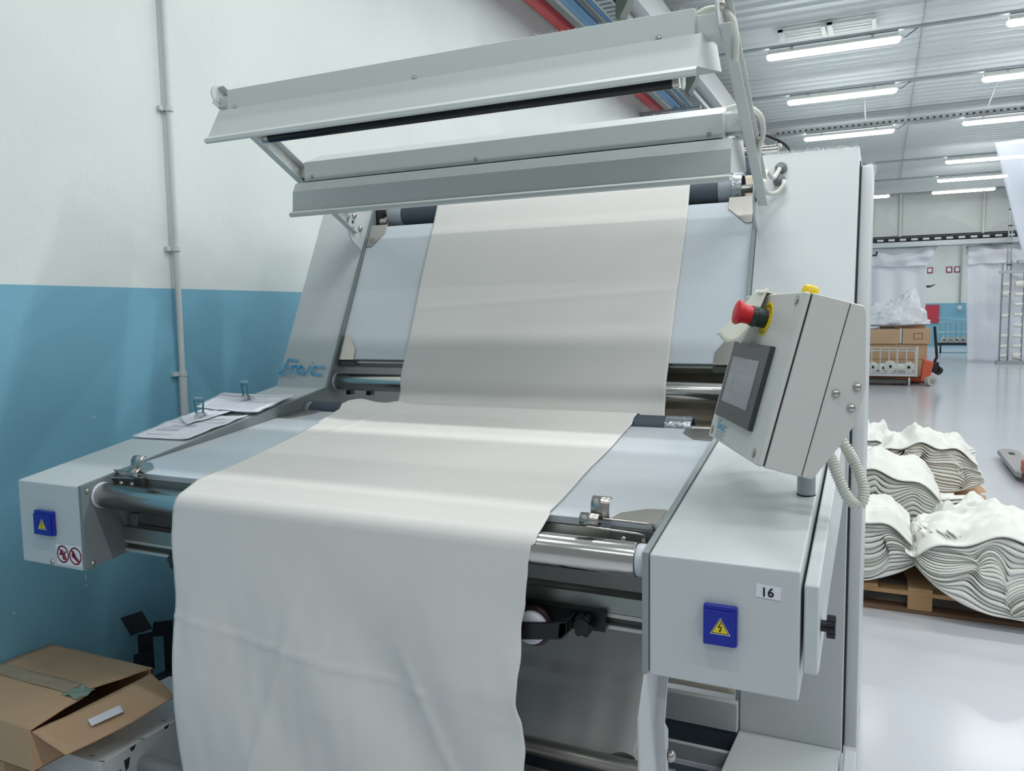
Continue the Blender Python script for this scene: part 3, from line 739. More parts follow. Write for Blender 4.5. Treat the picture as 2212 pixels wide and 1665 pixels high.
# bent leg under the right box
q = MB(); q.prism([(-0.065, 0.885), (-0.118, 0.80), (-0.112, 0.685), (-0.105, 0.24), (0.04, 0.24), (0.036, 0.604), (0.012, 0.733), (0.06, 0.885)], 0, 0.018, 0.026)
q.build('leg', paint, mc, bevel=0.003)
q = MB(); q.prism([(0.036, 0.24), (0.032, 0.604), (0.008, 0.733), (0.056, 0.885), (0.064, 0.885), (0.018, 0.733), (0.042, 0.604), (0.046, 0.24)], 0, 0.0, 0.046)
q.build('leg_flange', paint, mc, bevel=0.001)
q = MB(); q.prism([(0.045, 0.5), (0.045, 0.715), (0.075, 0.705), (0.115, 0.665), (0.115, 0.5)], 0, 0.006, 0.03); q.build('latch_plate', paint, mc, bevel=0.002)
screws([(0.035, 0.11, 0.60)], (1, 0, 0), 0.015, mc)
# hinged outer arm at the right of the box
lidp = [(-0.062, 0.938), (-0.062, 1.122), (1.15, 1.31), (1.15, 1.05), (0.35, 0.985), (-0.03, 0.932)]
MB().prism(lidp, 0, 0.345, 0.374).build('side_arm', paint, mc, bevel=0.005)
q = MB(); q.tube([(0.374, 0.0, 1.02), (0.386, 0.0, 1.02)], 0.012, 14)
for k in range(12):
    th = 2 * pi * k / 12; q.cyl((0.386, 0.018 * cos(th), 1.02 + 0.018 * sin(th)), (0.402, 0.018 * cos(th), 1.02 + 0.018 * sin(th)), 0.006, 8)
q.cyl((0.386, 0, 1.02), (0.402, 0, 1.02), 0.02, 20); q.build('knob', black, mc)
# light tables
def table(name, pA, pB, x0, x1, th, label):
    a = Vector((0, *pA)); b = Vector((0, *pB)); d = (b - a).normalized(); n_ = Vector((0, -d.z, d.y))
    if n_.z < 0 and name == 'lower': n_ = -n_
    f = [(a.y, a.z), (b.y, b.z), (b.y - n_.y * th, b.z - n_.z * th), (a.y - n_.y * th, a.z - n_.z * th)]
    o = MB().prism(f, 0, x0, x1).build('light_table', acrylic, mc, bevel=0.002, label=label); return d, n_
# lower: rises gently to the back; upper: stands at about 65 degrees
dl, nl = table('lower', (0.062, 1.178), (0.96, 1.270), XL + 0.015, 0.015, 0.02, 'lower near-horizontal white light table')
MB().prism([(0.064, 1.157), (0.95, 1.247), (0.95, 1.17), (0.064, 1.095)], 0, XL + 0.02, 0.010).build('table_housing', alu, mc, bevel=0.001)
du = Vector((0, 0.425, 0.905)).normalized(); nu = Vector((0, -du.z, du.y))
U0 = Vector((0, 1.237, 1.473))
def UP(x, s_, h_=0.0): return Vector((x, 0, 0)) + U0 + du * s_ + nu * h_
q = MB(); SL = 0.682
q.hexa([UP(XL + 0.015, 0, -0.014), UP(0.015, 0, -0.014), UP(0.015, SL, -0.014), UP(XL + 0.015, SL, -0.014)], [UP(XL + 0.015, 0, 0), UP(0.015, 0, 0), UP(0.015, SL, 0), UP(XL + 0.015, SL, 0)])
q.build('light_table', acrylic, mc, bevel=0.002, label='upper steep white light table')
q = MB(); q.hexa([UP(XL + 0.015, -0.012, -0.07), UP(0.015, -0.012, -0.07), UP(0.015, SL, -0.07), UP(XL + 0.015, SL, -0.07)], [UP(XL + 0.015, -0.012, -0.016), UP(0.015, -0.012, -0.016), UP(0.015, SL, -0.016), UP(XL + 0.015, SL, -0.016)])
q.build('table_housing', alu, mc)
# stainless corner plates
def uplate(pts):
    q = MB(); n_ = len(pts)
    vs = [UP(x, s_, 0.001) for x, s_ in pts] + [UP(x, s_, 0.004) for x, s_ in pts]
    q.add(vs, [tuple(range(n_)), tuple(range(2 * n_ - 1, n_ - 1, -1))] + [(i, (i + 1) % n_, (i + 1) % n_ + n_, i + n_) for i in range(n_)])
    q.build('corner_plate', steel, mc, bevel=0.001)
uplate([(-1.768, -0.005), (-1.768, 0.115), (-1.735, 0.115), (-1.685, 0.045), (-1.682, -0.005)])
uplate([(0.014, -0.005), (0.014, 0.115), (-0.03, 0.115), (-0.08, 0.045), (-0.082, -0.005)])
uplate([(0.014, 0.700), (0.014, 0.585), (-0.01, 0.582), (-0.082, 0.650), (-0.082, 0.700)])
uplate([(-1.768, 0.690), (-1.768, 0.575), (-1.735, 0.575), (-1.680, 0.645), (-1.678, 0.690)])
def lz(y): return 1.178 + (y - 0.062) * 0.1024
def lplate(pts):
    q = MB(); n_ = len(pts)
    vs = [(x, y, lz(y) + 0.001) for x, y in pts] + [(x, y, lz(y) + 0.004) for x, y in pts]
    q.add(vs, [tuple(range(n_)), tuple(range(2 * n_ - 1, n_ - 1, -1))] + [(i, (i + 1) % n_, (i + 1) % n_ + n_, i + n_) for i in range(n_)])
    q.build('corner_plate', steel, mc, bevel=0.001)
lplate([(0.014, 0.96), (-0.118, 0.96), (-0.115, 0.90), (-0.065, 0.825), (0.014, 0.82)])
lplate([(0.014, 0.062), (-0.100, 0.062), (-0.088, 0.11), (-0.03, 0.155), (0.014, 0.16)])
lplate([(-1.768, 0.062), (-1.65, 0.062), (-1.66, 0.11), (-1.72, 0.155), (-1.768, 0.16)])
lplate([(-1.768, 0.96), (-1.66, 0.96), (-1.66, 0.90), (-1.71, 0.82), (-1.768, 0.82)])
for (x0_, x1_) in ((-0.095, 0.014), (-1.768, -1.64)):
    MB().box(x0_, x1_, 0.045, 0.0635, 1.108, 1.166).build('end_bracket', prof_d, mc, bevel=0.002)
    screws([(x0_ + 0.035, 0.045, 1.142), (x0_ + 0.085, 0.045, 1.142)], (0, -1, 0), 0.009, mc)
for k in range(2):
    screws([UP(-1.745 + k * 0.05, -0.022, -0.02)], (0, -1, 0.4), 0.006, mc)
MB().box(-0.085, 0.014, 1.235, 1.275, 1.44, 1.462).build('end_bracket', prof_d, mc, bevel=0.002)
MB().box(-1.768, -1.68, 1.235, 1.275, 1.44, 1.462).build('end_bracket', prof_d, mc, bevel=0.002)
# rollers
def roller(x0, x1, y, z, r, m, label=None, name='roller', n=48):
    o = MB(); e = min(0.002, r * 0.1)
    o.tube([(x0, y, z), (x0 + e, y, z), (x1 - e, y, z), (x1, y, z)], [r - e, r, r, r - e], n)
    return o.build(name, m, mc, smooth=60, label=label)
r1 = roller(XL + 0.027, -0.012, 0.0, 1.112, 0.0395, chrome, 'polished front roller')
roller(-0.012, 0.012, 0.0, 1.112, 0.037, nylon, 'white nylon roller end', 'roller_end')
roller(XL + 0.015, XL + 0.027, 0.0, 1.112, 0.041, nylon, 'white nylon roller end', 'roller_end')
roller(XL + 0.022, 0.014, 1.222, 1.371, 0.0385, chrome, 'polished middle roller')
roller(XL + 0.015, XL + 0.022, 1.222, 1.371, 0.040, nylon, 'white nylon roller end', 'roller_end')
roller(-1.74, -0.20, 1.022, 1.258, 0.045, rubber, 'dark rubber-covered roller behind the lower table')
for a, b in ((-1.765, -1.74), (-0.20, -0.108)):
    MB().ring((a, 1.022, 1.258), (b, 1.022, 1.258), 0.046, 0.038, 40).build('roller_end', tape, mc, smooth=50, label='roller end wrapped in silver tape')
roller(XL + 0.015, 0.014, 1.022, 1.258, 0.015, steel, None, 'axle')
TRY, TRZ = 1.615, 2.148
roller(-1.62, -0.131, TRY, TRZ, 0.060, rubber, 'dark rubber-covered top roller')
roller(-1.70, -1.62, TRY, TRZ, 0.059, tube_grey, 'grey roller end', 'roller_end')
MB().ring((-0.131, TRY, TRZ), (-0.075, TRY, TRZ), 0.0605, 0.05, 48).build('roller_end', tube_grey, mc, smooth=50, label='grey roller end')
MB().ring((-0.075, TRY, TRZ), (-0.04, TRY, TRZ), 0.068, 0.055, 48).build('roller_end', tape, mc, smooth=50, label='collar wrapped in silver tape')
MB().cyl((-0.13, TRY, TRZ), (-0.125, TRY, TRZ), 0.05, 32).build('roller_cap', black, mc)
roller(XL + 0.014, 0.016, TRY, TRZ, 0.017, steel, None, 'axle')
roller(XL + 0.014, 0.075, 1.76, 2.318, 0.019, chrome, 'thin chrome rod above the top roller')
q = MB(); q.box(0.066, 0.074, 1.745, 1.775, 2.27, 2.34); q.cyl((0.06, 1.76, 2.335), (0.085, 1.76, 2.335), 0.014, 12); q.build('rod_bracket', steel, mc)
# motor coupling at the left of the top roller
q = MB(); q.box(XL + 0.015, -1.735, 1.57, 1.66, 2.10, 2.20); q.build('motor_mount', black, mc, bevel=0.004)
q = MB(); q.ring((-1.735, TRY, TRZ + 0.02), (-1.70, TRY, TRZ + 0.02), 0.022, 0.01, 20); q.cyl((-1.745, 1.58, 2.12), (-1.705, 1.58, 2.12), 0.018, 12); q.box(-1.72, -1.70, 1.57, 1.62, 2.08, 2.14)
q.build('coupling', steel, mc, bevel=0.001)
# cross beam with slot under the lower table
q = MB(); q.box(XL + 0.015, 0.015, 0.07, 0.12, 0.948, 0.992); q.build('cross_beam', alu, mc, bevel=0.003, label='aluminium cross beam under the front roller')
q = MB(); q.box(XL + 0.015, 0.015, 0.072, 0.12, 0.937, 0.9475); q.box(XL + 0.015, 0.015, 0.072, 0.12, 0.908, 0.918); q.build('beam_rail', mat('bright_rail', (205, 206, 200), 0.35, 0.5), mc, bevel=0.001)
MB().box(XL + 0.015, 0.015, 0.085, 0.115, 0.9185, 0.9365).build('beam_slot', prof_d, mc)
MB().prism([(0.10, 1.03), (0.09, 0.99), (0.125, 0.90), (0.15, 0.90), (0.15, 1.03)], 0, XL + 0.0145, XL + 0.05).build('beam_bracket', paint_in, mc, bevel=0.004)
# length counter with wheel hanging on the beam
q = MB(); q.box(-0.42, -0.108, 0.052, 0.069, 0.905, 0.957); q.build('counter_rail', black, mc, bevel=0.003, label='black slider carrying the measuring wheel')
cw = MB(); cw.prism([(-0.325, 0.924), (-0.325, 0.892), (-0.302, 0.884), (-0.193, 0.902), (-0.178, 0.918), (-0.178, 0.950), (-0.222, 0.938)], 1, -0.02, -0.006); cw.prism([(-0.205, 0.905), (-0.193, 0.902), (-0.178, 0.918), (-0.178, 0.950), (-0.20, 0.944)], 1, -0.02, 0.052)
cw = cw.build('counter_fork', black, mc, bevel=0.004)
MB().tube([(-0.282, -0.002, 0.908), (-0.282, 0.002, 0.908), (-0.282, 0.044, 0.908), (-0.282, 0.048, 0.908)], [0.036, 0.040, 0.040, 0.036], 32).build('wheel', nylon, cw, smooth=50)
tq = MB()
for yy in (0.024,):
    ring = []
    for k in range(33):
        th = 2 * pi * k / 32; ring.append((-0.282 + 0.044 * cos(th), yy, 0.908 + 0.044 * sin(th)))
    tq.tube(ring, 0.008, 8, caps=False)
tq.build('rubber_ring', brown_rub, cw, smooth=60)
q = MB()
for k in range(6):
    th = 2 * pi * k / 6; q.cyl((-0.155 + 0.017 * cos(th), 0.018, 0.926 + 0.017 * sin(th)), (-0.155 + 0.017 * cos(th), 0.04, 0.926 + 0.017 * sin(th)), 0.010, 10)
q.cyl((-0.155, 0.015, 0.926), (-0.155, 0.052, 0.926), 0.02, 18); q.build('star_knob', black, mc)
q = MB()
for k in range(6):
    th = 2 * pi * k / 6; q.cyl((-1.49 + 0.017 * cos(th), 0.018, 0.925 + 0.02 * sin(th)), (-1.49 + 0.017 * cos(th), 0.04, 0.925 + 0.02 * sin(th)), 0.010, 10)
q.cyl((-1.49, 0.015, 0.925), (-1.49, 0.07, 0.935), 0.02, 18); q.build('star_knob', black, mc)
# fabric edge feelers near both front corners
def feeler(sx, x0):
    X = lambda v: x0 + sx * v
    g = []
    for a in range(2): g.append([])
    q = MB()
    pr = [(0.055, 1.232), (0.048, 1.238), (0.040, 1.236), (0.032, 1.225), (0.030, 1.20), (0.038, 1.185), (0.052, 1.18)]
    q.sheet([[(X(0.0), y, z) for y, z in pr], [(X(0.045), y, z) for y, z in pr]]); q.build('feeler_blade', steel, mc, smooth=50, thick=0.0015)
    pr = [(0.030, 1.200), (0.012, 1.205), (0.0, 1.195), (0.0, 1.182), (0.012, 1.176), (0.03, 1.178)]
    q = MB(); q.sheet([[(X(0.028), y, z) for y, z in pr], [(X(-0.018), y, z) for y, z in pr]]); q.build('feeler_blade', steel, mc, smooth=50, thick=0.0015)
    MB().tube([(X(0.03), 0.03, 1.190), (X(0.13), 0.036, 1.186), (X(0.143), 0.05, 1.183), (X(0.143), 0.062, 1.165)], 0.0028, 8).build('feeler_rod', steel, mc, smooth=60)
    MB().tube([(X(0.0), 0.0, 1.176), (X(0.115), 0.012, 1.168), (X(0.13), 0.02, 1.165), (X(0.13), 0.045, 1.14)], 0.0028, 8).build('feeler_rod', steel, mc, smooth=60)
feeler(1, -0.135); feeler(-1, -1.622)
# lower rollers and cross panels deep under the machine
for (y_, z_, r_) in ((0.56, 0.262, 0.028), (0.50, 0.205, 0.022), (0.42, 0.15, 0.03)):
    roller(XL, -0.06, y_, z_, r_, steel, None, 'lower_bar', 28)
roller(XL, 0.0, 0.107, 0.152, 0.030, mat('bright_tube', (190, 194, 196), 0.3, 0.5), 'thick tube at the left foot', 'lower_bar', 28)
MB().box(XL, XR, 1.15, 1.18, 0.128, 0.238).build('cross_panel', paint, mc, bevel=0.003)
MB().box(XL, XR, 1.16, 1.17, 0.03, 0.126).build('shade_strip', rubber, mc)  # dark strip standing in for the shade in the gap between cross panels
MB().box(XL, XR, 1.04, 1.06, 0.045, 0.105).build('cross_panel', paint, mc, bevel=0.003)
MB().box(XL, XR, 0.62, 1.035, 0.0, 0.03).build('floor_shade_slab', rubber, mc, bevel=0.004)  # dark slab laid over the pale floor to imitate shadow under the machine
for x in (-1.73, -1.62):
    MB().box(x - 0.012, x + 0.012, 1.25, 1.28, 1.31, 1.328).build('clamp_knob', black, mc)
# screws on side faces
xs_ = XL + 0.014
screws([(xs_, -0.05, 1.135), (xs_, -0.045, 0.902)], (1, 0, 0), 0.008, mc)
screws([(-1.932, -0.068, 0.893)], (0, -1, 0), 0.008, sbL)
screws([(xs_, 1.16, 1.30), (xs_, 1.15, 1.285)], (1, 0, 0), 0.005, mc)

# blue switch covers with warning triangles
def cover(px0, px1, z0, z1, par, tri_c, tri_s, lab):
    c = MB().box(px0, px1, -0.082, -0.069, z0, z1).build('switch_cover', blue_p, par, bevel=0.003, label=lab)
    MB().box(px0 + 0.001, px1 - 0.004, -0.086, -0.0821, z0 + 0.001, z1 - 0.010).build('hinged_lid', blue_p, c, bevel=0.0015)
    f = Frame((tri_c[0], -0.0862, tri_c[1]), (1, 0, 0), (0, 0, 1), off=0.0002)
    t = lambda s_: [(-s_, -s_ * 0.86), (s_, -s_ * 0.86), (0, s_ * 0.86)]
    q = MB(); f.poly(q, t(tri_s * 1.13)); q.build('warning_triangle', paper, c, smooth=0, label='white edged triangle')
    q = MB(); f.poly(q, t(tri_s), 0.0006); q.build('warning_triangle', ink_k, c, smooth=0, label='black border')
    q = MB(); f.poly(q, [(x * 0.86, y * 0.86 - tri_s * 0.02) for x, y in t(tri_s)], 0.0012); q.build('warning_triangle', ink_y, c, smooth=0, label='yellow face')
    q = MB(); k = tri_s
    f.stroke(q, [(0.10 * k, 0.45 * k), (-0.20 * k, -0.10 * k), (0.16 * k, -0.06 * k), (0.0, -0.5 * k)], 0.09 * k, 0.0018)
    f.poly(q, [(-0.14 * k, -0.42 * k), (0.13 * k, -0.38 * k), (-0.02 * k, -0.68 * k)], 0.0018); q.build('lightning_bolt', ink_k, c, smooth=0)
cover(0.150, 0.219, 0.977, 1.062, sbR, (0.186, 1.0205), 0.0185, 'blue hinged switch cover with yellow warning triangle')
cover(-1.989, -1.901, 0.983, 1.062, sbL, (-1.945, 1.021), 0.0185, 'blue hinged switch cover with yellow warning triangle')
# number label
f = Frame((0.0, -0.0682, 0.0), (1, 0, 0), (0, 0, 1), off=0.0004)
nl_ = MB(); f.poly(nl_, [(0.2525, 1.088), (0.302, 1.085), (0.3035, 1.112), (0.254, 1.116)]); nlo = nl_.build('number_label', paper, sbR, smooth=0, label='white label reading 16')
f.text('16', 0.026, 0.263, 1.0905, ink_k, 'digits', nlo, h=0.0006, bold=0.0005)
# prohibition sticker on the left box
q = MB(); f.poly(q, [(-1.906, 0.889), (-1.790, 0.893), (-1.790, 0.958), (-1.913, 0.955)]); st = q.build('prohibition_sticker', paper, sbL, smooth=0, label='white sticker with two red prohibition signs')
for cx_ in (-1.878, -1.819):
    q = MB(); f.ringp(q, (cx_, 0.925), 0.0262, 0.0045, 0.0006); f.stroke(q, [(cx_ - 0.019, 0.944), (cx_ + 0.019, 0.906)], 0.0042, 0.0012); q.build('red_ring', ink_r, st, smooth=0)
    q = MB()
    if cx_ < -1.85:
        f.circle(q, (cx_ - 0.004, 0.932), 0.008, 0.0009, 10); f.circle(q, (cx_ + 0.006, 0.915), 0.009, 0.0009, 10); f.stroke(q, [(cx_ - 0.016, 0.925), (cx_ + 0.004, 0.924), (cx_ + 0.014, 0.934)], 0.006, 0.0009)
    else:
        f.circle(q, (cx_ - 0.008, 0.927), 0.009, 0.0009, 10); f.stroke(q, [(cx_ - 0.010, 0.938), (cx_ + 0.002, 0.918), (cx_ + 0.016, 0.908)], 0.010, 0.0009)
    q.build('pictogram', ink_r, st, smooth=0)

# lettering strokes of the maker's mark, unit: pixels of a 545 x 205 field, y up
LOGO = [[(72, 185), (185, 180)], [(72, 185), (40, 112)], [(35, 100), (88, 98)], [(22, 58), (62, 60)], [(18, 52), (6, 12), (72, 12)],
        [(130, 92), (150, 108), (190, 108), (188, 88)], [(140, 92), (118, 12)], [(215, 98), (192, 12)], [(190, 106), (262, 106), (280, 92), (256, 18), (322, 14), (338, 30), (376, 114)],
        [(508, 104), (446, 104), (430, 92), (410, 26), (428, 12), (538, 12)]]
def emic(o, u, v, sc, scv, m, parent, w=20, dot=True):
    f = Frame(o, u, v, off=0.0008); q = MB()
    for st_ in LOGO: f.stroke(q, [(x * sc, y * scv) for x, y in st_], w * sc)
    f.circle(q, (394 * sc, 152 * scv), 11 * sc, 0, 12)
    f.ringp(q, (550 * sc, 100 * scv), 17 * sc, 5 * sc)
    return q.build('logo', m, parent, smooth=0), f
dt = Vector((0, 1.607 - 1.155, 2.27 - 1.342)).normalized()
def TF(x, z): return Vector((x, 1.155 + (z - 1.342) * 0.452 / 0.928, z))
lg, f = emic(TF(-2.072, 1.400), (1, 0, 0), dt, 0.253 / 560, 0.082 / 205, ink_b, tL, w=24)
f.text('www.emicmacchine.com', 0.0105, -0.004, -0.014, ink, 'small_print', tL)

# lint along the top edges (uncountable)
def lint(parent, pts_fn, n_, h_, seed):
    rnd = random.Random(seed); q = MB()
    for k in range(n_):
        p = Vector(pts_fn(rnd.random(), rnd.random())); d = Vector((rnd.uniform(-1, 1), rnd.uniform(-1, 1), rnd.uniform(0.1, 1.0))) * h_ * rnd.uniform(0.3, 1)
        w_ = Vector((rnd.uniform(-1, 1), rnd.uniform(-1, 1), 0)).normalized() * 0.0006
        mid = p + d * 0.5 + Vector((rnd.uniform(-1, 1), rnd.uniform(-1, 1), rnd.uniform(-.5, .5))) * h_ * 0.3
        q.add([p - w_, p + w_, mid + w_, mid - w_, p + d + w_ * .5, p + d - w_ * .5], [(0, 1, 2, 3), (3, 2, 4, 5)])
    q.build('lint', lint_m, parent, smooth=0)['kind'] = 'stuff'
lint(tR, lambda a, b: (0.04 + 0.34 * a, 1.607 + 0.03 * b, 2.27), 900, 0.022, 1)
lint(tR, lambda a, b: (0.41 + 0.02 * b, 1.70 + 0.3 * a, 2.215), 300, 0.025, 2)

# ------------------------------------------------------------------ lamp frame over the tables
lf = thing('inspection_lamp', 'two-hood grey inspection lamp on slanted arms above the tables', 'lamp', (-0.9, 1.4, 2.0))
A0 = Vector((0, 1.40, 2.06)); A1 = Vector((0, 0.60, 2.452)); ad = (A1 - A0).normalized(); an = Vector((0, -ad.z, ad.y))
if an.z < 0: an = -an
def arm(xw, sx, lab):
    def pp(t, h_): v = A0 + (A1 - A0) * t + an * h_; return (v.y, v.z)
    t_e = 1.03
    q = MB(); q.prism([pp(-0.02, 0), pp(t_e, 0), pp(t_e, 0.072), pp(0.06, 0.072)], 0, xw, xw + 0.003)
    o = q.build('arm', lamp_paint, lf, bevel=0.001, label=lab)
    lo, hi = (xw + 0.003, xw + 0.033) if sx > 0 else (xw - 0.03, xw)
    for h0, t0_ in ((0.0, -0.02), (0.068, 0.06)):
        MB().prism([pp(t0_, h0), pp(t_e - (0.03 if h0 == 0 else 0), h0), pp(t_e - (0.03 if h0 == 0 else 0), h0 + 0.004), pp(t0_, h0 + 0.004)], 0, lo, hi).build('flange', lamp_paint, o, bevel=0.0008)
    e = A0 + (A1 - A0) * 1.02 + an * 0.045
    MB().cyl((xw - 0.0012, e.y, e.z), (xw + 0.0042, e.y, e.z), 0.052 if xw > 0 else 0.030, 32).build('end_disc', lamp_paint, o)
    if xw > 0: screws([(xw + 0.0042, e.y, e.z + 0.005)], (1, 0, 0), 0.016, o, name='bolt')
    return o
aR = arm(0.045, 1, 'right arm with cables'); aL = arm(-1.80, 1, 'left arm')
MB().cyl((-1.797, 1.035, 2.290), (-1.7965, 1.035, 2.290), 0.009, 12).build('hole', paper, aL)
# upper hood
q = MB(); q.prism([(0.588, 2.425), (0.588, 2.503), (0.60, 2.506), (0.70, 2.506), (0.70, 2.44)], 0, -1.735, -0.02)
uh = q.build('lamp_housing', lamp_paint, lf, bevel=0.0015, label='upper lamp housing')
screws([(-1.70, 0.588, 2.437), (-0.93, 0.588, 2.437), (-0.12, 0.588, 2.437)], (0, -1, 0), 0.008, uh)
def reflector(prof, x0, x1, name, lab):
    q = MB(); q.sheet([[(x0, y, z) for y, z in prof], [(x1, y, z) for y, z in prof]])
    o = q.build(name, lamp_paint, lf, smooth=0, thick=0.002, label=lab)
    return o
ur = reflector([(0.508, 2.298), (0.498, 2.301), (0.497, 2.312), (0.517, 2.325), (0.575, 2.428), (0.62, 2.436), (0.795, 2.461), (0.874, 2.403)], -1.765, 0.004, 'reflector_hood', 'upper angled reflector hood')
MB().prism([(0.519, 2.325), (0.575, 2.426), (0.795, 2.459), (0.872, 2.403)], 0, 0.002, 0.004).build('end_cap', lamp_paint, ur)
MB().prism([(0.519, 2.325), (0.575, 2.426), (0.795, 2.459), (0.872, 2.403)], 0, -1.765, -1.763).build('end_cap', lamp_paint, ur)
for yy in (0.64, 0.74): MB().cyl((-1.70, yy, 2.385), (-0.06, yy, 2.385), 0.013, 16).build('fluorescent_tube', white_pl, ur)
# lower hood
q = MB(); q.prism([(1.012, 2.232), (1.012, 2.311), (1.126, 2.358), (1.20, 2.335), (1.20, 2.25)], 0, -1.74, -0.016)
lh = q.build('lamp_housing', lamp_paint, lf, bevel=0.0015, label='lower lamp housing')
screws([(-1.70, 1.012, 2.248), (-0.93, 1.012, 2.248), (-0.06, 1.012, 2.248)], (0, -1, 0), 0.007, lh)
lr = reflector([(0.948, 2.080), (0.938, 2.084), (0.938, 2.094), (0.960, 2.106), (0.966, 2.185), (0.985, 2.221), (1.03, 2.232), (1.20, 2.255), (1.285, 2.16)], -1.765, 0.020, 'reflector_hood', 'lower angled reflector hood')
for x in (0.018, -1.765): MB().prism([(0.962, 2.106), (0.967, 2.185), (0.986, 2.219), (1.20, 2.253), (1.283, 2.16)], 0, x, x + 0.002).build('end_cap', lamp_paint, lr)
for yy in (1.06, 1.16): MB().cyl((-1.70, yy, 2.20), (-0.06, yy, 2.20), 0.013, 16).build('fluorescent_tube', white_pl, lr)
# square stubs joining hoods to arms
for (y0, y1, z0, z1, x0) in ((0.615, 0.675, 2.432, 2.492, -0.022), (1.06, 1.13, 2.258, 2.32, -0.018)):
    MB().box(x0, 0.045, y0, y1, z0, z1).build('stub', lamp_paint, lf, bevel=0.003)
    MB().box(-1.797, -1.735, y0, y1, z0, z1).build('stub', lamp_paint, lf, bevel=0.003)
# black tube
bt = MB().cyl((-1.685, 0.752, 2.356), (-0.117, 0.752, 2.356), 0.0178, 24).build('black_tube', blackgloss, lf, smooth=60, label='black light tube between the hoods')
for a, b in ((-1.705, -1.685), (-0.117, -0.098)):
    MB().cyl((a, 0.752, 2.356), (b, 0.752, 2.356), 0.0185, 24).build('tube_cap', steel, bt, smooth=50)
for x in (-1.722, -0.092):
    MB().prism([(0.735, 2.385), (0.77, 2.385), (0.775, 2.35), (0.765, 2.335), (0.74, 2.335), (0.73, 2.35)], 0, x, x + 0.008).build('tube_holder', white_pl, bt, bevel=0.002)
MB().prism([(0.735, 2.385), (0.775, 2.385), (0.80, 2.43), (0.72, 2.43)], 0, -0.094, -0.09).build('tube_bracket', lamp_paint, lf)
MB().prism([(0.735, 2.385), (0.775, 2.385), (0.80, 2.43), (0.72, 2.43)], 0, -1.73, -1.726).build('tube_bracket', lamp_paint, lf)
# cables
def cable(pts, r, m, lab=None, par=lf, name='cable'):
    return MB().tube(smoothpath(pts, 8), r, 12).build(name, m, par, smooth=70, label=lab)
cable([(-0.06, 0.64, 2.48), (-0.027, 0.64, 2.50), (0.008, 0.64, 2.512), (0.047, 0.64, 2.504), (0.076, 0.645, 2.472), (0.082, 0.66, 2.42), (0.070, 0.72, 2.385)], 0.0085, hose_m, 'white cable looping over the upper hood')
cable([(0.062, 0.72, 2.40), (0.062, 0.95, 2.305), (0.062, 1.18, 2.195), (0.066, 1.36, 2.125), (0.066, 1.46, 2.185), (0.086, 1.505, 2.165), (0.103, 1.55, 2.205)], 0.0085, hose_m, 'cable running down inside the right arm')
cable([(-0.04, 1.1, 2.33), (-0.011, 1.1, 2.345), (0.042, 1.1, 2.346), (0.090, 1.1, 2.310), (0.094, 1.15, 2.26), (0.072, 1.2, 2.215), (0.064, 1.30, 2.14), (0.069, 1.46, 2.108), (0.100, 1.5, 2.110), (0.124, 1.52, 2.145), (0.104, 1.56, 2.166)], 0.0085, hose_m, 'white cable from the lower hood to the cabinet')
cable([(-0.02, 1.75, 2.38), (0.02, 1.75, 2.378), (0.053, 1.75, 2.363), (0.099, 1.75, 2.333), (0.129, 1.75, 2.29), (0.132, 1.75, 2.272)], 0.006, black, 'thin black cable arching onto the cabinet top', mc)
MB().box(0.115, 0.15, 1.735, 1.765, 2.268, 2.29).build('cable_gland', lamp_paint, mc, bevel=0.002)
for (x, z) in ((0.106, 2.205), (0.102, 2.158)):
    c_ = UP(x, (z - 1.473) / 0.905, 0.0); d_ = nu
    MB().tube([c_ - d_ * 0.01, c_ + d_ * 0.02, c_ + d_ * 0.032], [0.024, 0.022, 0.014], 20).build('grommet', mat('grey_grommet', (120, 126, 128), 0.5), mc, smooth=50)
lint(uh, lambda a, b: (-1.735 + 1.715 * a ** 0.5, 0.59 + 0.1 * b, 2.506), 900, 0.012, 3)
lint(lh, lambda a, b: (-1.2 + 1.18 * a ** 0.5, 1.126 + 0.05 * b, 2.356), 500, 0.012, 4)
lint(aR, lambda a, b: (0.05 + 0.03 * b, 1.35 - 0.75 * a, 2.155 + 0.366 * a), 300, 0.014, 5)

# ------------------------------------------------------------------ control panel on its post
O_ = Vector((0.2363, 0.0471, 1.3337)); u_ = Vector((-0.4165, 0.9092, 0.0)); v_ = Vector((0.2305, 0.1056, 0.9673)); n_ = Vector((-0.8794, -0.4029, 0.2536))
mw = Matrix((-u_, -n_, v_)).transposed().to_4x4(); mw.translation = O_
cp = thing('control_panel', 'grey tilted control box with touch screen and red stop button on the right side box', 'control panel', mw=mw)
HW, HH = 0.437, 0.386
q = MB(); q.box(-HW, 0.0, 0.0, 0.0145, 0.0, HH); q.build('door', hmi_paint, cp, bevel=0.006, seg=3)
q = MB(); q.box(-HW + 0.004, -0.004, 0.0145, 0.0175, 0.004, HH - 0.004); q.build('gasket', seam_m, cp)
q = MB(); q.box(-HW, 0.0, 0.0175, 0.099, 0.0, HH); hs = q.build('housing', hmi_paint, cp, bevel=0.003)
MB().box(-HW + 0.003, -0.003, 0.099, 0.1005, 0.003, HH - 0.003).build('seam', seam_m, cp)
q = MB(); q.prism([(0.1005, 0.0), (0.1005, HH), (0.129, HH), (0.139, 0.371), (0.182, 0.217), (0.182, 0.141), (0.160, 0.080), (0.125, 0.0)], 0, -HW, 0.0); rc = q.build('rear_cover', hmi_paint, cp, bevel=0.004)
screws([(0.0, 0.121, 0.192), (0.0, 0.161, 0.216), (0.0, 0.161, 0.170)], (1, 0, 0), 0.0085, rc)
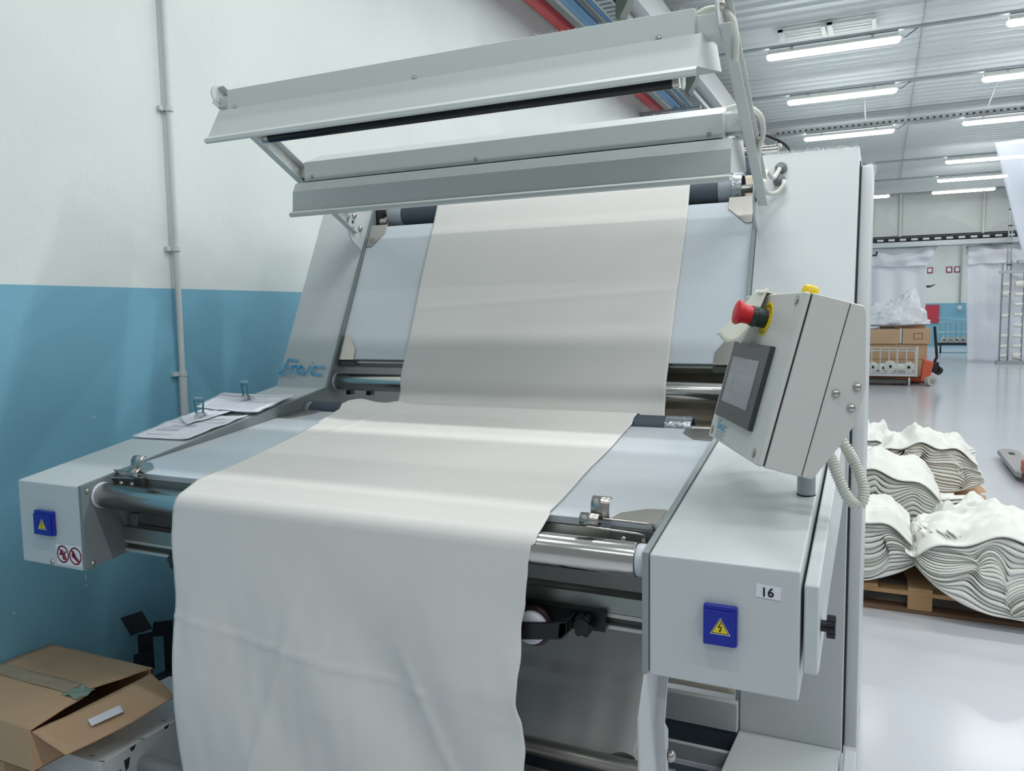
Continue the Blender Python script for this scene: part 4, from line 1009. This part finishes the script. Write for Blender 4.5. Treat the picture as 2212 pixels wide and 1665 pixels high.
for x, z in ((-0.037, 0.366), (-0.409, 0.020), (-0.040, 0.022), (-0.400, 0.366)):
    s_ = MB(); s_.ring((x, -0.001, z), (x, 0.001, z), 0.013, 0.009, 20); s_.cyl((x, -0.003, z), (x, 0.001, z), 0.008, 16); s_.build('lock_screw', steel, cp, bevel=0.0006)
bz = MB().box(-0.385, -0.088, -0.012, 0.001, 0.063, 0.260).build('screen_bezel', bezel_m, cp, bevel=0.002, label='dark grey screen bezel')
scn = MB().box(-0.353, -0.136, -0.0128, -0.0118, 0.104, 0.221).build('screen', screen_m, bz, smooth=0)
f = Frame((0, -0.0129, 0), (1, 0, 0), (0, 0, 1), off=0.0001)
q = MB()
for a, b, c, d in ((-0.345, 0.19, -0.22, 0.215), (-0.345, 0.112, -0.145, 0.13), (-0.345, 0.137, -0.30, 0.182), (-0.29, 0.137, -0.145, 0.182)):
    f.poly(q, [(a, b), (c, b), (c, d), (a, d)], 0, 0.0001)
q.build('screen_layout', mat('screen_fields', (154, 156, 162), 0.15), scn, smooth=0)
f.text('menu', 0.006, -0.245, 0.081, ink, 'bezel_mark', bz)
f2 = Frame((-0.087, -0.006, 0.11), (0, 0, 1), (0, 1, 0), off=0.0002)
yd = MB(); yd.cyl((-0.212, -0.0015, 0.323), (-0.212, 0.0, 0.323), 0.041, 40); ydo = yd.build('yellow_disc', yellow_p, cp, smooth=40, label='yellow disc behind the stop button')
f = Frame((-0.212, -0.0016, 0.323), (1, 0, 0), (0, 0, 1), off=0.0002)
import math as _m
for k, ch in enumerate('EMERGENCY'):
    th = radians(150 - k * 15)
    c = Vector((cos(th), sin(th))) * 0.031
    fu = Vector((sin(th), 0, -cos(th)))
    f3 = Frame(f.P(c.x, c.y), fu, Vector((cos(th), 0, sin(th))), off=0.0001); f3.text(ch, 0.009, -0.003, -0.002, ink_k, 'letter', ydo)
for k, ch in enumerate('STOP'):
    th = radians(240 + k * 20)
    c = Vector((cos(th), sin(th))) * 0.033
    fu = Vector((-sin(th), 0, cos(th)))
    f3 = Frame(f.P(c.x, c.y), fu, Vector((-cos(th), 0, -sin(th))), off=0.0001); f3.text(ch, 0.009, -0.003, -0.004, ink_k, 'letter', ydo)
bd = Vector((0, -1, 0))
bc = Vector((-0.212, -0.002, 0.323))
MB().tube([bc, bc + bd * 0.022, bc + bd * 0.024, bc + bd * 0.036], [0.023, 0.023, 0.026, 0.024], 28).build('button_collar', green_p, cp, smooth=40, label='dark green collar')
MB().tube([bc + bd * 0.034, bc + bd * 0.052, bc + bd * 0.060, bc + bd * 0.066, bc + bd * 0.072, bc + bd * 0.075], [0.022, 0.0225, 0.026, 0.030, 0.028, 0.018], 32).build('stop_button', red_p, cp, smooth=60, label='red mushroom stop button')
MB().tube([(-0.03, 0.02, HH - 0.002), (-0.03, 0.02, HH + 0.012), (-0.03, 0.02, HH + 0.017)], [0.018, 0.017, 0.011], 20).build('yellow_knob', yellow_p, cp, smooth=60)
emic((-0.372, -0.0002, 0.030), (1, 0, 0), (0, 0, 1), 0.088 / 560, 0.026 / 205, ink_b, cp)
f = Frame((0, -0.0002, 0), (1, 0, 0), (0, 0, 1), off=0.0003); q = MB()
for k, (wd) in enumerate((0.07, 0.078, 0.06, 0.072)): f.stroke(q, [(-0.368, 0.0255 - k * 0.0055), (-0.368 + wd, 0.0255 - k * 0.0055)], 0.0014)
q.build('small_print', ink, cp, smooth=0)
# post (world coordinates turned into the panel's)
inv = mw.inverted()
q = MB(); q.tube([inv @ Vector((0.314, 0.345, 1.214)), inv @ Vector((0.314, 0.345, 1.36))], 0.0215, 28); q.build('post', galv, cp, smooth=50)
q = MB(); q.tube([inv @ Vector((0.314, 0.345, 1.2125)), inv @ Vector((0.314, 0.345, 1.216))], 0.023, 28); q.build('post_base', seam_m, cp, smooth=50)
# corrugated hose
hp = smoothpath([(0.36, 0.35, 1.40), (0.396, 0.30, 1.356), (0.424, 0.30, 1.305), (0.444, 0.28, 1.255), (0.438, 0.26, 1.221), (0.414, 0.25, 1.232), (0.390, 0.25, 1.282), (0.372, 0.27, 1.322), (0.34, 0.30, 1.36)], 12)
dense = []
for a, b in zip(hp[:-1], hp[1:]):
    m_ = 2
    for k in range(m_): dense.append(a.lerp(b, k / m_))
tot = 0; rr = []; last = dense[0]
for p in dense:
    tot += (p - last).length; last = p
    rr.append(0.0125 + 0.0016 * sin(tot / 0.0068 * 2 * pi))
cum = [dense[0]]; seg = 0.0017; acc = 0; out = [dense[0]]
for a, b in zip(dense[:-1], dense[1:]):
    L_ = (b - a).length; t_ = seg - acc
    while t_ < L_: out.append(a.lerp(b, t_ / L_)); t_ += seg
    acc = (acc + L_) % seg
rr = [0.0120 + 0.0018 * sin(i * 2 * pi / 4.0 + 0.4) for i in range(len(out))]
MB().tube([inv @ p for p in out], rr, 14).build('corrugated_hose', hose_m, cp, smooth=25, label='ribbed cream cable hose looping beside the post')

# folded paper tucked behind the stop button
tg = thing('paper_tag', 'folded cream paper slip tucked behind the red stop button', 'paper', mw=mw.copy())
g = []
for a in range(13):
    t = a / 12; row = []
    for b in range(9):
        s_ = b / 8
        x = -0.395 + 0.165 * s_ + 0.05 * t * (1 - s_) + 0.01 * t
        z = 0.262 + t * 0.135 + 0.006 * sin(s_ * 9) * (1 - t) + 0.012 * s_ * (1 - t) * -1
        yy = -0.006 - 0.055 * (1 - t) ** 1.5 * (1 - 0.3 * s_) - 0.006 * sin(s_ * 5 + t * 3)
        row.append((x, yy, z))
    g.append(row)
MB().sheet(g).build('slip', paper_c, tg, smooth=60, thick=0.001)
q = MB(); q.box(-0.33, -0.24, -0.006, 0.06, HH + 0.001, HH + 0.004); q.build('folded_top', paper_c, tg, bevel=0.001)

# ------------------------------------------------------------------ fabric
def path_resample(pts, step):
    out = [Vector(pts[0])]
    for a, b in zip(pts[:-1], pts[1:]):
        a = Vector(a); b = Vector(b); n_ = max(1, int((b - a).length / step))
        for k in range(1, n_ + 1): out.append(a.lerp(b, k / n_))
    return out
def arc(c, r, a0, a1, n_=8): return [(c[0] + r * cos(radians(a0 + (a1 - a0) * k / n_)), c[1] + r * sin(radians(a0 + (a1 - a0) * k / n_))) for k in range(n_ + 1)]
fo = 0.004
up0 = UP(0, 0.0, fo); up1 = UP(0, 0.66, fo)
path = [(-0.042, 0.06), (-0.044, 0.9), (-0.0435, 1.10)] + arc((0, 1.112), 0.0435, 185, 100, 10) + [(0.064, lz(0.062) + 0.006), (0.955, lz(0.96) + 0.006)] + arc((1.022, 1.258), 0.050, 115, 0, 10) \
     + [(1.076, 1.15), (1.05, 0.80), (0.80, 0.45), (0.62, 0.31), (0.575, 0.275), (0.60, 0.235), (0.80, 0.30), (1.09, 0.62), (1.11, 0.9), (1.135, 1.25)] + [(1.150, 1.29), (1.174, 1.34), (1.178, 1.375), (1.184, 1.395)] \
     + [(up0.y, up0.z), (up1.y, up1.z)] + arc((TRY, TRZ), 0.0645, 155, 0, 10) + [(TRY + 0.066, 2.0), (1.60, 1.75), (1.45, 1.3)]
P2 = path_resample([(a, b) for a, b in path], 0.012)
# arc length and markers
cum = [0]
for a, b in zip(P2[:-1], P2[1:]): cum.append(cum[-1] + (b - a).length)
NX = 120
grid = []
LEFT_EDGE = [(1.14, -1.405), (1.08, -1.412), (1.018, -1.416), (0.90, -1.411), (0.843, -1.407), (0.739, -1.411), (0.556, -1.409), (0.315, -1.412), (0.0, -1.41)]
RIGHT_EDGE = [(1.162, -0.250), (1.12, -0.258), (1.077, -0.265), (0.993, -0.273), (0.923, -0.285), (0.856, -0.283), (0.795, -0.290), (0.743, -0.294), (0.685, -0.280), (0.624, -0.276), (0.579, -0.280), (0.3, -0.285), (0.0, -0.28)]
def ipol(z, T):
    if z >= T[0][0]: return T[0][1]
    for (za, xa), (zb, xb) in zip(T[:-1], T[1:]):
        if zb <= z <= za:
            t = (za - z) / (za - zb); t = t * t * (3 - 2 * t); return xa + (xb - xa) * t
    return T[-1][1]
for i, p in enumerate(P2):
    y, z = p; s_ = cum[i]
    nxt = P2[min(i + 1, len(P2) - 1)]; prv = P2[max(i - 1, 0)]; t_ = (nxt - prv).normalized(); nrm = Vector((-t_.y, t_.x))
    front = (y < -0.02 and z < 1.13); upper = (y > 1.14 and z > 1.3); table_ = (0.05 < y < 1.0 and z > 1.15)
    # x extents
    if front:
        k = (1.10 - z)
        x0 = ipol(z, LEFT_EDGE); x1 = ipol(z, RIGHT_EDGE)
    elif y <= 0.064 and z > 1.1: x0 = -1.405; x1 = -0.248
    elif table_:
        t2_ = (y - 0.06) / 0.9; x0 = -1.395 - 0.165 * t2_ ** 1.6; x1 = -0.252 - 0.055 * t2_ + 0.002 * sin(t2_ * 12)
    elif y < 1.08 and z > 1.2: x0 = -1.56 ; x1 = -0.305
    elif upper: x0 = (-1.418 if z > 1.5 else -1.418 + 0.022 * min(1, (1.5 - z) / 0.15)) + 0.003 * sin(z * 9); x1 = -0.243 + 0.004 * sin(z * 7)
    elif z < 1.3 and y > 1.08: x0 = -1.390; x1 = -0.24
    else: x0 = -1.48; x1 = -0.19
    row = []
    for j in range(NX + 1):
        w_ = j / NX; x = x0 + (x1 - x0) * w_
        d = 0.0
        if front:
            k = max(0, 1.10 - z); amp = min(1, k / 0.35)
            e = (w_ - 0.5) * 2
            d = amp * (0.010 * noise.noise(Vector((x * 2.3 + z * 0.8, z * 0.9, 1.0))) * 2 + 0.012 * noise.noise(Vector((x * 5.0 - z * 1.5, z * 1.2, 4.0))))
            d += amp * 0.014 * sin((x + 0.62 * z) * 13 + 1.0) * math.exp(-((w_ - 0.55) / 0.42) ** 2) * min(1, k / 0.5)
            d += 0.0030 * amp * noise.noise(Vector((x * 20, z * 8, 2.0))) + amp * 0.006 * math.exp(-((x + 0.95 - 0.35 * (z - 0.9)) / 0.02) ** 2) * min(1, max(0, (1.02 - z) / 0.1)) + amp * 0.006 * math.exp(-((x + 0.60 + 0.5 * (z - 0.75)) / 0.022) ** 2) * max(0, min(1, (0.85 - z) / 0.1))
            # creases
            d += amp * 0.004 * math.exp(-((z - 0.78 + 0.10 * (x + 1.3)) / 0.006) ** 2) * (1 if x < -0.55 else 0.3)
            d += amp * 0.010 * math.exp(-((w_ - 1.0) / 0.06) ** 2) * sin(z * 17 + 0.8)
            d += amp * 0.008 * math.exp(-((w_) / 0.05) ** 2) * sin(z * 11 + 1.8)
            yy, zz = y - abs(0.01 * amp) - d, z
        elif table_:
            e0 = math.exp(-((w_) / 0.05) ** 2)
            d = 0.0012 + 0.0008 * abs(noise.noise(Vector((x * 5, y * 5, 3)))) + 0.006 * e0 * (y > 0.75) + 0.004 * math.exp(-((x + 1.33 - 0.1 * (y - 0.9)) / 0.012) ** 2) * (y > 0.5)
            yy, zz = y, z + d
        elif y < 1.08 and z > 1.2:
            d = 0.013 * math.exp(-((x + 1.50) / 0.055) ** 2) + 0.009 * math.exp(-((x + 1.315) / 0.035) ** 2)
            d *= max(0, min(1, (y - 0.9) / 0.08)); yy, zz = y + nrm.x * 0, z + d
        elif upper:
            on = z < 2.07
            d = 0.0012 * noise.noise(Vector((x * 6, z * 6, 7))) + 0.0018 * math.exp(-((z - 1.715 - 0.05 * (x + 1.0)) / 0.008) ** 2)
            if z > 2.2: d = 0.0
            yy, zz = y + (-0.905 * d if on else 0) - (0.0015 if on else 0), z + (0.425 * d if on else 0)
        else:
            a_ = 0.035 if (z < 1.10 and y > 0.1) else 0.0
            d = a_ * noise.noise(Vector((x * 3.5, z * 2.5 + y, 5))) + a_ * 0.5 * noise.noise(Vector((x * 11, z * 4, 6)))
            yy, zz = y + d * 0.5, z + d
            if z < 0.5 and y < 0.75: zz += 0.03 * sin((x + 0.2) * 2.6) * 1.0
        row.append((x, yy, zz))
    grid.append(row)
fb = MB().sheet(grid).build('fabric_sheet', fabric, smooth=70, thick=0.0016)
tag(fb, 'long cream cotton sheet running over both light tables and hanging in front', 'fabric')
# second sheet behind the tables
pth = path_resample([(1.86, 2.24), (1.72, 1.95), (1.50, 1.55), (1.38, 1.30), (1.27, 0.9), (1.22, 0.5), (1.205, 0.245)], 0.03)
g = []
for p in pth:
    row = []
    for j in range(60):
        x = -1.38 + (0.012 + 1.38) * j / 59
        row.append((x, p.x + 0.012 * noise.noise(Vector((x * 4, p.y * 2, 8))) + 0.006 * noise.noise(Vector((x * 13, p.y * 3, 8))), p.y))
    g.append(row)
tag(MB().sheet(g).build('fabric_sheet', fabric_b, smooth=70, thick=0.002), 'beige fabric hanging behind and beneath the light tables', 'fabric')

# ------------------------------------------------------------------ papers and clips on the left side box
def bxz(y, h_=0.0): return ztop(y) + h_
def paper_sheet(label, corners, lift, rows_print, seed, name='paper_sheet', layers=1):
    root = thing(name, label, 'paper', corners[0])
    A, B, C_, D = [Vector(c) for c in corners]     # A,B near edge; D,C far edge
    for l in range(layers):
        g = []
        for a in range(15):
            t = a / 14; row = []
            for b in range(13):
                s_ = b / 12
                p = (A.lerp(B, s_)).lerp(D.lerp(C_, s_), t)
                w_ = 0.006 * noise.noise(Vector((s_ * 3, t * 4, seed + l))) + lift * (abs(s_ - 0.5) * 2) ** 2 * 0.3
                row.append((p.x + 0.004 * l, p.y + 0.006 * l * (-1) ** l, p.z + 0.002 + abs(w_) + 0.003 * l))
            g.append(row)
        MB().sheet(g).build('sheet', paper, root, smooth=60, thick=0.0005)
    g0 = g
    q = MB()
    for (t0, t1, s0, s1) in rows_print:
        i0 = int(t0 * 14); 
        def PT(s_, t):
            a = min(13.999, t * 14); b = min(11.999, s_ * 12); i, j = int(a), int(b); fa, fb_ = a - i, b - j
            p = (Vector(g0[i][j]) * (1 - fb_) + Vector(g0[i][j + 1]) * fb_) * (1 - fa) + (Vector(g0[i + 1][j]) * (1 - fb_) + Vector(g0[i + 1][j + 1]) * fb_) * fa
            return p + Vector((0, 0, 0.001))
        nn = 6
        for k in range(nn):
            a, b = s0 + (s1 - s0) * k / nn, s0 + (s1 - s0) * (k + 1) / nn
            q.add([PT(a, t0), PT(b, t0), PT(b, t1), PT(a, t1)], [(0, 1, 2, 3)])
    if q.v: q.build('printed_lines', mat('faint_print', (192, 194, 206), 0.8), root, smooth=0)['kind'] = 'stuff'
    return root
def c3(x, y, h_=0.0): return (x, y, ztop(y) + h_)
pl = paper_sheet('printed sheet lying nearest the front on the left side box', [c3(-2.075, 0.37, 0.003), c3(-1.80, 0.385, 0.003), c3(-1.80, 0.69, 0.004), c3(-2.10, 0.64, 0.004)], 0.02,
            [(0.15, 0.17, 0.1, 0.55), (0.3, 0.36, 0.12, 0.5), (0.42, 0.44, 0.12, 0.5), (0.5, 0.56, 0.2, 0.6), (0.66, 0.675, 0.05, 0.95), (0.8, 0.82, 0.55, 0.8)], 1)
paper_sheet('small white sheet under the front green clip', [c3(-2.08, 0.60, 0.010), c3(-1.95, 0.52, 0.010), c3(-1.90, 0.74, 0.012), c3(-2.07, 0.76, 0.012)], 0.01, [], 5)
paper_sheet('stack of printed sheets farther back on the left side box, curling at the edge', [c3(-2.115, 0.715, 0.016), c3(-1.765, 0.705, 0.010), c3(-1.80, 0.975, 0.010), c3(-2.13, 0.90, 0.028)], 0.02,
            [(0.78, 0.86, 0.04, 0.4), (0.86, 0.875, 0.3, 0.95), (0.62, 0.63, 0.1, 0.55)] + [(0.1 + k * 0.045, 0.108 + k * 0.045, 0.1, 0.9) for k in range(10)], 9, layers=2)
def clip(label, x, y, z, rot):
    r = thing('binder_clip', label, 'clip', (x, y, z), local=True); r.rotation_euler = (0, 0, rot)
    q = MB(); q.sheet([[(-0.018, -0.012, 0.0), (-0.018, -0.006, 0.022), (-0.018, 0.006, 0.022), (-0.018, 0.012, 0.0)], [(0.018, -0.012, 0.0), (0.018, -0.006, 0.022), (0.018, 0.006, 0.022), (0.018, 0.012, 0.0)]]); q.build('body', lid_m, r, thick=0.002)
    q = MB(); q.tube([(-0.014, -0.004, 0.018), (-0.016, -0.006, 0.045), (-0.020, -0.008, 0.068), (0.020, -0.008, 0.068), (0.016, -0.006, 0.045), (0.014, -0.004, 0.018)], 0.004, 8); q.build('lever', teal_clip, r, smooth=50)
    q = MB(); q.tube([(-0.012, 0.004, 0.018), (-0.018, 0.03, 0.006)], 0.003, 8); q.tube([(0.012, 0.004, 0.018), (0.018, 0.03, 0.006)], 0.003, 8); q.tube([(-0.012, -0.02, 0.014), (0.0, -0.035, 0.002), (0.012, -0.02, 0.014)], 0.003, 8); q.build('jaw', lid_m, r, smooth=50)
    q = MB(); q.box(-0.018, 0.018, -0.012, -0.004, 0.079, 0.083); q.build('grip', lid_m, r)
    return r
clip('green and clear clip on the front sheet of paper', -1.985, 0.62, ztop(0.62) + 0.012, radians(20))
clip('green and clear clip on the back stack of paper', -1.95, 0.84, ztop(0.84) + 0.024, radians(-10))

# ------------------------------------------------------------------ left foreground: carton, brackets, rolls
cb_ = thing('cardboard_box', 'open brown cardboard box with packing tape on the left foot of the machine', 'cardboard box', (-2.2, 0.05, 0.24))
bx0, bx1, by0, by1, bz0, bz1 = -2.49, -1.935, -0.18, 0.28, 0.24, 0.385
th = 0.005
MB().box(bx0, bx1, by0, by0 + th, bz0 - 0.0, bz1).build('side', card, cb_, bevel=0.001)
MB().box(bx0, bx1, by1 - th, by1, bz0, bz1).build('side', card, cb_, bevel=0.001)
MB().box(bx0, bx0 + th, by0 + th, by1 - th, bz0, bz1).build('side', card, cb_, bevel=0.001)
MB().box(bx1 - th, bx1, by0 + th, by1 - th, bz0, bz1 - 0.02).build('side', card, cb_, bevel=0.001)
MB().box(bx0, bx1, by0, by1, bz0, bz0 + 0.003).build('bottom', card, cb_)
def flapgrid(a, b, c, d, sag=0.0, seed=0, wob=0.004):
    A, B, C_, D = map(Vector, (a, b, c, d)); g = []
    for i in range(13):
        t = i / 12
        g.append([(lambda p, s_: (p.x, p.y, p.z - sag * sin(pi * t) * 0.5 + wob * noise.noise(Vector((s_ * 3, t * 3, seed)))))((A.lerp(B, s_)).lerp(D.lerp(C_, s_), t), s_) for s_ in [k / 14 for k in range(15)]])
    return g
MB().sheet(flapgrid((bx0, by0, bz1), (bx1 + 0.005, by0, bz1 - 0.003), (bx1 - 0.03, 0.05, bz1 + 0.005), (bx0, 0.05, bz1 + 0.004), 0, 1)).build('flap', card, cb_, smooth=60, thick=0.004, label='near top flap')
MB().sheet(flapgrid((bx0, 0.052, bz1 + 0.006), (bx1 - 0.06, 0.052, bz1 + 0.006), (bx1 + 0.01, by1, bz1 + 0.004), (bx0, by1, bz1), 0, 2)).build('flap', card, cb_, smooth=60, thick=0.004, label='far top flap')
MB().sheet(flapgrid((bx1, by0 + 0.004, bz1 - 0.012), (-1.79, -0.165, 0.325), (-1.765, 0.235, 0.335), (bx1 + 0.01, by1 - 0.01, bz1 - 0.012), 0.02, 3)).build('flap', card, cb_, smooth=60, thick=0.004, label='outer flap with white label')
q = MB(); q.sheet(flapgrid((-1.86, -0.035, 0.3600), (-1.83, -0.045, 0.3500), (-1.815, 0.065, 0.3495), (-1.85, 0.080, 0.3590), 0.0, 3, 0.001)); q.build('label_strip', paper, cb_, smooth=60, thick=0.0005)
tp_m = mat('clear_tape', (200, 184, 158), 0.2, bump=0.6, bscale=25, alpha=0.55)
q = MB(); q.sheet(flapgrid((bx0, 0.015, bz1 + 0.0085), (bx1 - 0.10, 0.02, bz1 + 0.0085), (bx1 - 0.11, 0.085, bz1 + 0.010), (bx0, 0.075, bz1 + 0.009), 0.0, 6, 0.003)); q.build('packing_tape', tp_m, cb_, smooth=60, thick=0.0005)
q = MB(); q.sheet(flapgrid((bx1 - 0.11, 0.005, bz1 + 0.010), (bx1 - 0.02, 0.0, bz1 + 0.010), (bx1 - 0.015, 0.065, bz1 + 0.014), (bx1 - 0.10, 0.075, bz1 + 0.012), 0, 9, 0.008)); q.build('packing_tape', mat('green_tape', (150, 172, 156), 0.15, bump=1.0, bscale=30, alpha=0.75), cb_, smooth=60, thick=0.0005, label='crinkled greenish tape end')

ub = thing('carton', 'plain carton supporting the open cardboard box at the wall', 'cardboard box', (-2.3, 0.05, 0))
MB().box(-2.485, -2.115, -0.16, 0.26, 0, 0.238).build('body', card, ub, bevel=0.003)
bk = thing('steel_bracket', 'black bent steel bracket leaning by the blue wall, left one', 'bracket', (-2.4, 0.6, 0.17))
def bentplate(pts, w_, m, par, name='plate'):
    q = MB(); q.sheet([[Vector(p) for p in pts], [Vector(p) + Vector(w_) for p in pts]]); q.build(name, m, par, smooth=0, thick=0.004)
bentplate([(-2.495, 0.60, 0.375), (-2.435, 0.60, 0.305)], (0.085, 0.04, 0.03), blackmat, bk)
bentplate([(-2.395, 0.60, 0.315), (-2.395, 0.60, 0.15)], (0.055, 0.03, 0.012), blackmat, bk)
bentplate([(-2.40, 0.58, 0.235), (-2.37, 0.54, 0.05)], (0.09, 0.02, 0.03), blackmat, bk)
MB().box(-2.44, -2.28, 0.54, 0.66, 0.0, 0.06).build('base', blackmat, bk)
bk2 = thing('steel_bracket', 'black bent steel bracket beside the brown roll, right one', 'bracket', (-2.28, 0.64, 0.15))
bentplate([(-2.315, 0.62, 0.378), (-2.335, 0.62, 0.31)], (0.08, 0.02, 0.01), blackmat, bk2)
bentplate([(-2.275, 0.63, 0.385), (-2.275, 0.63, 0.10)], (0.035, 0.02, 0.003), blackmat, bk2)
MB().box(-2.27, -2.18, 0.54, 0.66, 0.0, 0.17).build('base', blackmat, bk2)
rl = thing('cardboard_roll', 'upright brown cardboard roll behind the hanging cream fabric', 'roll', (-2.18, 0.80, 0))
MB().cyl((-2.27, 0.83, 0), (-2.27, 0.83, 0.345), 0.10, 32).build('tube', card, rl, bevel=0.004)
MB().tube([(-2.27, 0.83, 0.345), (-2.27, 0.83, 0.355)], [0.09, 0.07], 24).build('plastic_wrap', film, rl, smooth=50)
